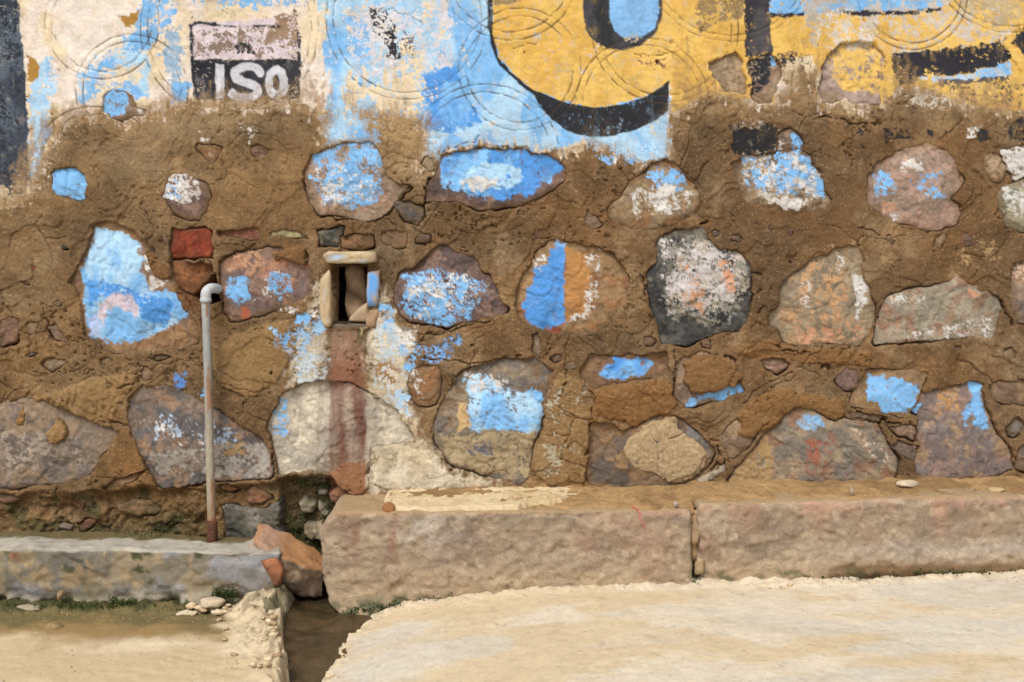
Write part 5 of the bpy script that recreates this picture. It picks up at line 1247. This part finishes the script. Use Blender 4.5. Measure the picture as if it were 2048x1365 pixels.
pebble('stone_chip', at(425, 1212, -.175), .022, (200,182,156), 19, 'chunky whitish mortar crumb under the ledge near the gutter', 'mortar crumb', .6, M_CONC, 1.5)
pebble('stone_chip', at(56, 1222, -.165), .018, (172,158,134), 20, 'greyish mortar crumb under the ledge at the picture border', 'mortar crumb', .5, M_CONC, 1.8)

# red thread, straw and the dry tuft on the drain sill
def wire(name, pts, r, rgb, label, cat, mat=M_BIT):
    P = np.array([tuple(p) for p in pts]); t = np.linspace(0, len(P) - 1, len(P) * 5)
    Q = np.stack([np.interp(t, np.arange(len(P)), P[:, i]) for i in range(3)], -1)
    for _ in range(3): Q[1:-1] = (Q[:-2] + 2 * Q[1:-1] + Q[2:]) / 4
    V, q, T = tube(Q, [r] * len(Q), 6)
    return tag(mesh_object(name, V, q, np.broadcast_to(lin(rgb), V.shape), np.full(len(V), .2), mat, None, True, T), label, cat)
def crumbs(name, items, c1, c2, label, cat, mat):
    """many broken lumps joined: nobody could count them"""
    rs = random.Random(9); V = []; T = []; C_ = []
    for p, r_ in items:
        bm = bmesh.new()
        for _ in range(16):
            q = Vector((rs.gauss(0, 1), rs.gauss(0, 1), rs.gauss(0, .8))).normalized() * r_ * rs.uniform(.75, 1.1); bm.verts.new((q.x * 1.25, q.y, q.z * .7))
        g_ = bmesh.ops.convex_hull(bm, input=bm.verts)
        bmesh.ops.delete(bm, geom=[e_ for e_ in g_['geom_interior'] if isinstance(e_, bmesh.types.BMVert)], context='VERTS')
        bmesh.ops.triangulate(bm, faces=bm.faces[:]); bm.verts.index_update()
        b = len(V); m = rs.random(); cc = (lin(c1) * (1 - m) + lin(c2) * m) * rs.uniform(.8, 1.1)
        V += [tuple(v_.co + p) for v_ in bm.verts]; C_ += [cc] * len(bm.verts)
        T += [tuple(b + v_.index for v_ in f_.verts) for f_ in bm.faces]; bm.free()
    o = mesh_object(name, np.array(V), np.zeros((0, 4), int), np.array(C_), np.full(len(V), .5), mat, None, False, np.array(T))
    return tag(o, label, cat, kind='stuff')
it = []
rr = random.Random(3)
for _ in range(45):
    y = rr.uniform(-.60, -.17); ed = float(np.interp(y, [-.60, -.5, -.4, -.28, -.2, -.1], [-.452, -.462, -.482, -.520, -.535, -.545])); k = rr.random() ** 1.6
    it.append((Vector((ed - .012 - .13 * k, y, .034 - .024 * k + rr.uniform(-.006, .004))), rr.uniform(.003, .010) * (1.2 - .6 * k)))
for _ in range(34): it.append((Vector((rr.uniform(-.75, -.55), rr.uniform(-.20, -.165), rr.uniform(.008, .024))), rr.uniform(.004, .014)))
crumbs('rubble', it, (228,208,174), (186,160,124), 'crumbled pale concrete rubble along the broken pavement edge', 'rubble', M_CONC)
it = []
for _ in range(55):
    x = rr.uniform(-.33, 1.3); zz = float(np.interp(x, [-.43, -.366, -.262, -.145, .089, .4135, .47, .8, 1.2], [-.030, -.014, .019, .037, .062, .073, .071, .077, .091])); y0 = -.186 if x < .43 else -.166
    it.append((Vector((x, y0 - abs(rr.gauss(0, .012)), zz + rr.uniform(-.006, .001))), rr.choice([.003, .004, .005, .007, .010]) * rr.uniform(.7, 1.2)))
for _ in range(70):
    y = rr.uniform(-.6, -.22); ed = float(np.interp(y, [-.6, -.5, -.4, -.3, -.24, -.2], [-.395, -.388, -.384, -.378, -.366, -.352])); it.append((Vector((ed + .012 + abs(rr.gauss(0, .025)), y, -.016 + rr.uniform(-.004, .006))), rr.uniform(.003, .009)))
sp_ = []
for _ in range(420):
    u_, v_ = rr.uniform(700, 2060), rr.uniform(1190, 1364); sp_.append((on_road(u_, v_), rr.choice([.0006, .0008, .001, .0014])))
for _ in range(120):
    d_ = rr.uniform(2.03, 2.30); sp_.append((Vector(((rr.uniform(0, 470) - 1024) * d_ / F, d_ - D, .012)), rr.choice([.0007, .001, .0015])))
crumbs('grit', sp_, (92,74,58), (176,146,112), 'dark specks of grit scattered over the pale pavements', 'grit', M_BIT)
crumbs('rubble', it, (234,212,178), (204,174,132), 'pale mortar crumbs along the ragged road edge', 'rubble', M_CONC)
wire('thread', [at(1262,1012,-.14), at(1275,1018,-.17), at(1281,1030,-.186), at(1279,1042,-.19), at(1288,1048,-.19), at(1290,1058,-.19)], .0011, (214,96,92), 'frayed pink red thread hanging over the top edge of the kerb stone', 'thread')
wire('straw', [at(498,1100,-.175), at(508,1080,-.16), at(516,1060,-.13)], .0009, (206,160,118), 'thin straw leaning on the loose orange stone beside the ledge', 'straw')
wire('twig', [at(640,1110,-.11), at(648,1092,-.09), at(655,1068,-.07)], .0010, (120,72,52), 'thin reddish twig in the mossy gap left of the kerb stone', 'twig')
tuft = bpy.data.objects.new('dry_tuft', None); COL.objects.link(tuft); tuft.location = at(724, 664, -.012)
tag(tuft, 'little dry grass tuft drooping over the sill of the drain outlet', 'plant')
for k in range(26):
    p0 = at(724 + random.uniform(-6, 8), 662 + random.uniform(-8, 3), -.010); dx = random.uniform(-14, 9); dv = random.uniform(10, 32)
    pts = [p0, at(724 + dx * .5, 664 + dv * .35, -.022 - random.random() * .012), at(724 + dx, 664 + dv, -.016 - random.random() * .01)]
    V, q, T = tube(np.array([tuple(p) for p in pts]), [.0011, .0009, .0003], 4)
    local(mesh_object('blade', V, q, np.broadcast_to(lin(random.choice([(176,160,118), (110,104,70), (84,86,56), (150,132,96)])), V.shape), np.full(len(V), .2), M_BIT, None, True, T), tuft)

# ------------------------------------------------------------------ moss and grit (nobody could count them)
def tufts(name, spots, rgb1, rgb2, label, cat, mat, size=(.0016, .004)):
    rs = np.random.RandomState(5); V = []; T = []; C_ = []
    for (u0, v0, u1, v1, y0, y1, n) in spots:
        for _ in range(n):
            t = rs.rand(); u = u0 + (u1 - u0) * t; v = v0 + (v1 - v0) * t + rs.randn() * 6; y = y0 + (y1 - y0) * rs.rand()
            p = np.array(at(u + rs.randn() * 5, v, y)); r = rs.uniform(*size)
            b = len(V); base = rs.randn(4, 3); base /= np.linalg.norm(base, axis=1)[:, None]
            q = np.array([(1, 1, 1), (-1, -1, 1), (-1, 1, -1), (1, -1, -1)]) / 1.73 + base * .35
            for k in q: V.append(p + k * r)
            T += [(b, b + 1, b + 2), (b, b + 3, b + 1), (b, b + 2, b + 3), (b + 1, b + 3, b + 2)]
            m = rs.rand(); cc = lin(rgb1) * (1 - m) + lin(rgb2) * m
            C_ += [cc] * 4
    o = mesh_object(name, np.array(V), np.zeros((0, 4), int), np.array(C_), np.full(len(V), .3), mat, None, False, np.array(T))
    return tag(o, label, cat, kind='stuff')
tufts('moss', [(0,1218,300,1222,-.172,-.150,800), (120,1214,260,1222,-.175,-.15,600), (225,1205,270,1212,-.170,-.150,300), (430,1190,470,1186,-.168,-.150,420), (300,1225,420,1232,-.18,-.16,260), (480,1218,555,1226,-.17,-.15,300),
               (588,962,650,970,-.0,.06,240), (575,1030,600,1095,.0,.06,200), (596,1100,650,1108,-.02,.04,320), (650,1000,662,1130,-.03,.05,260), (640,1130,656,1205,-.05,.04,240),
               (685,1228,900,1200,-.180,-.168,500), (230,1068,330,1072,-.06,.02,200), (1372,1160,1400,1166,-.17,-.12,140), (1600,1164,2048,1146,-.160,-.150,260)],
      (34,52,24), (74,86,36), 'dark green moss clinging to the damp foot of the ledge and kerb', 'moss', M_MOSS, (.0012, .0032))
tufts('grit', [(700,1262,2048,1160,-.24,-.19,260), (760,1000,2048,985,-.15,-.03,500), (0,1230,450,1240,-.30,-.17,160)], (150,120,84), (214,194,164), 'loose grit and crumbs of mortar along the kerb', 'grit', M_BIT, (.0008, .0022))
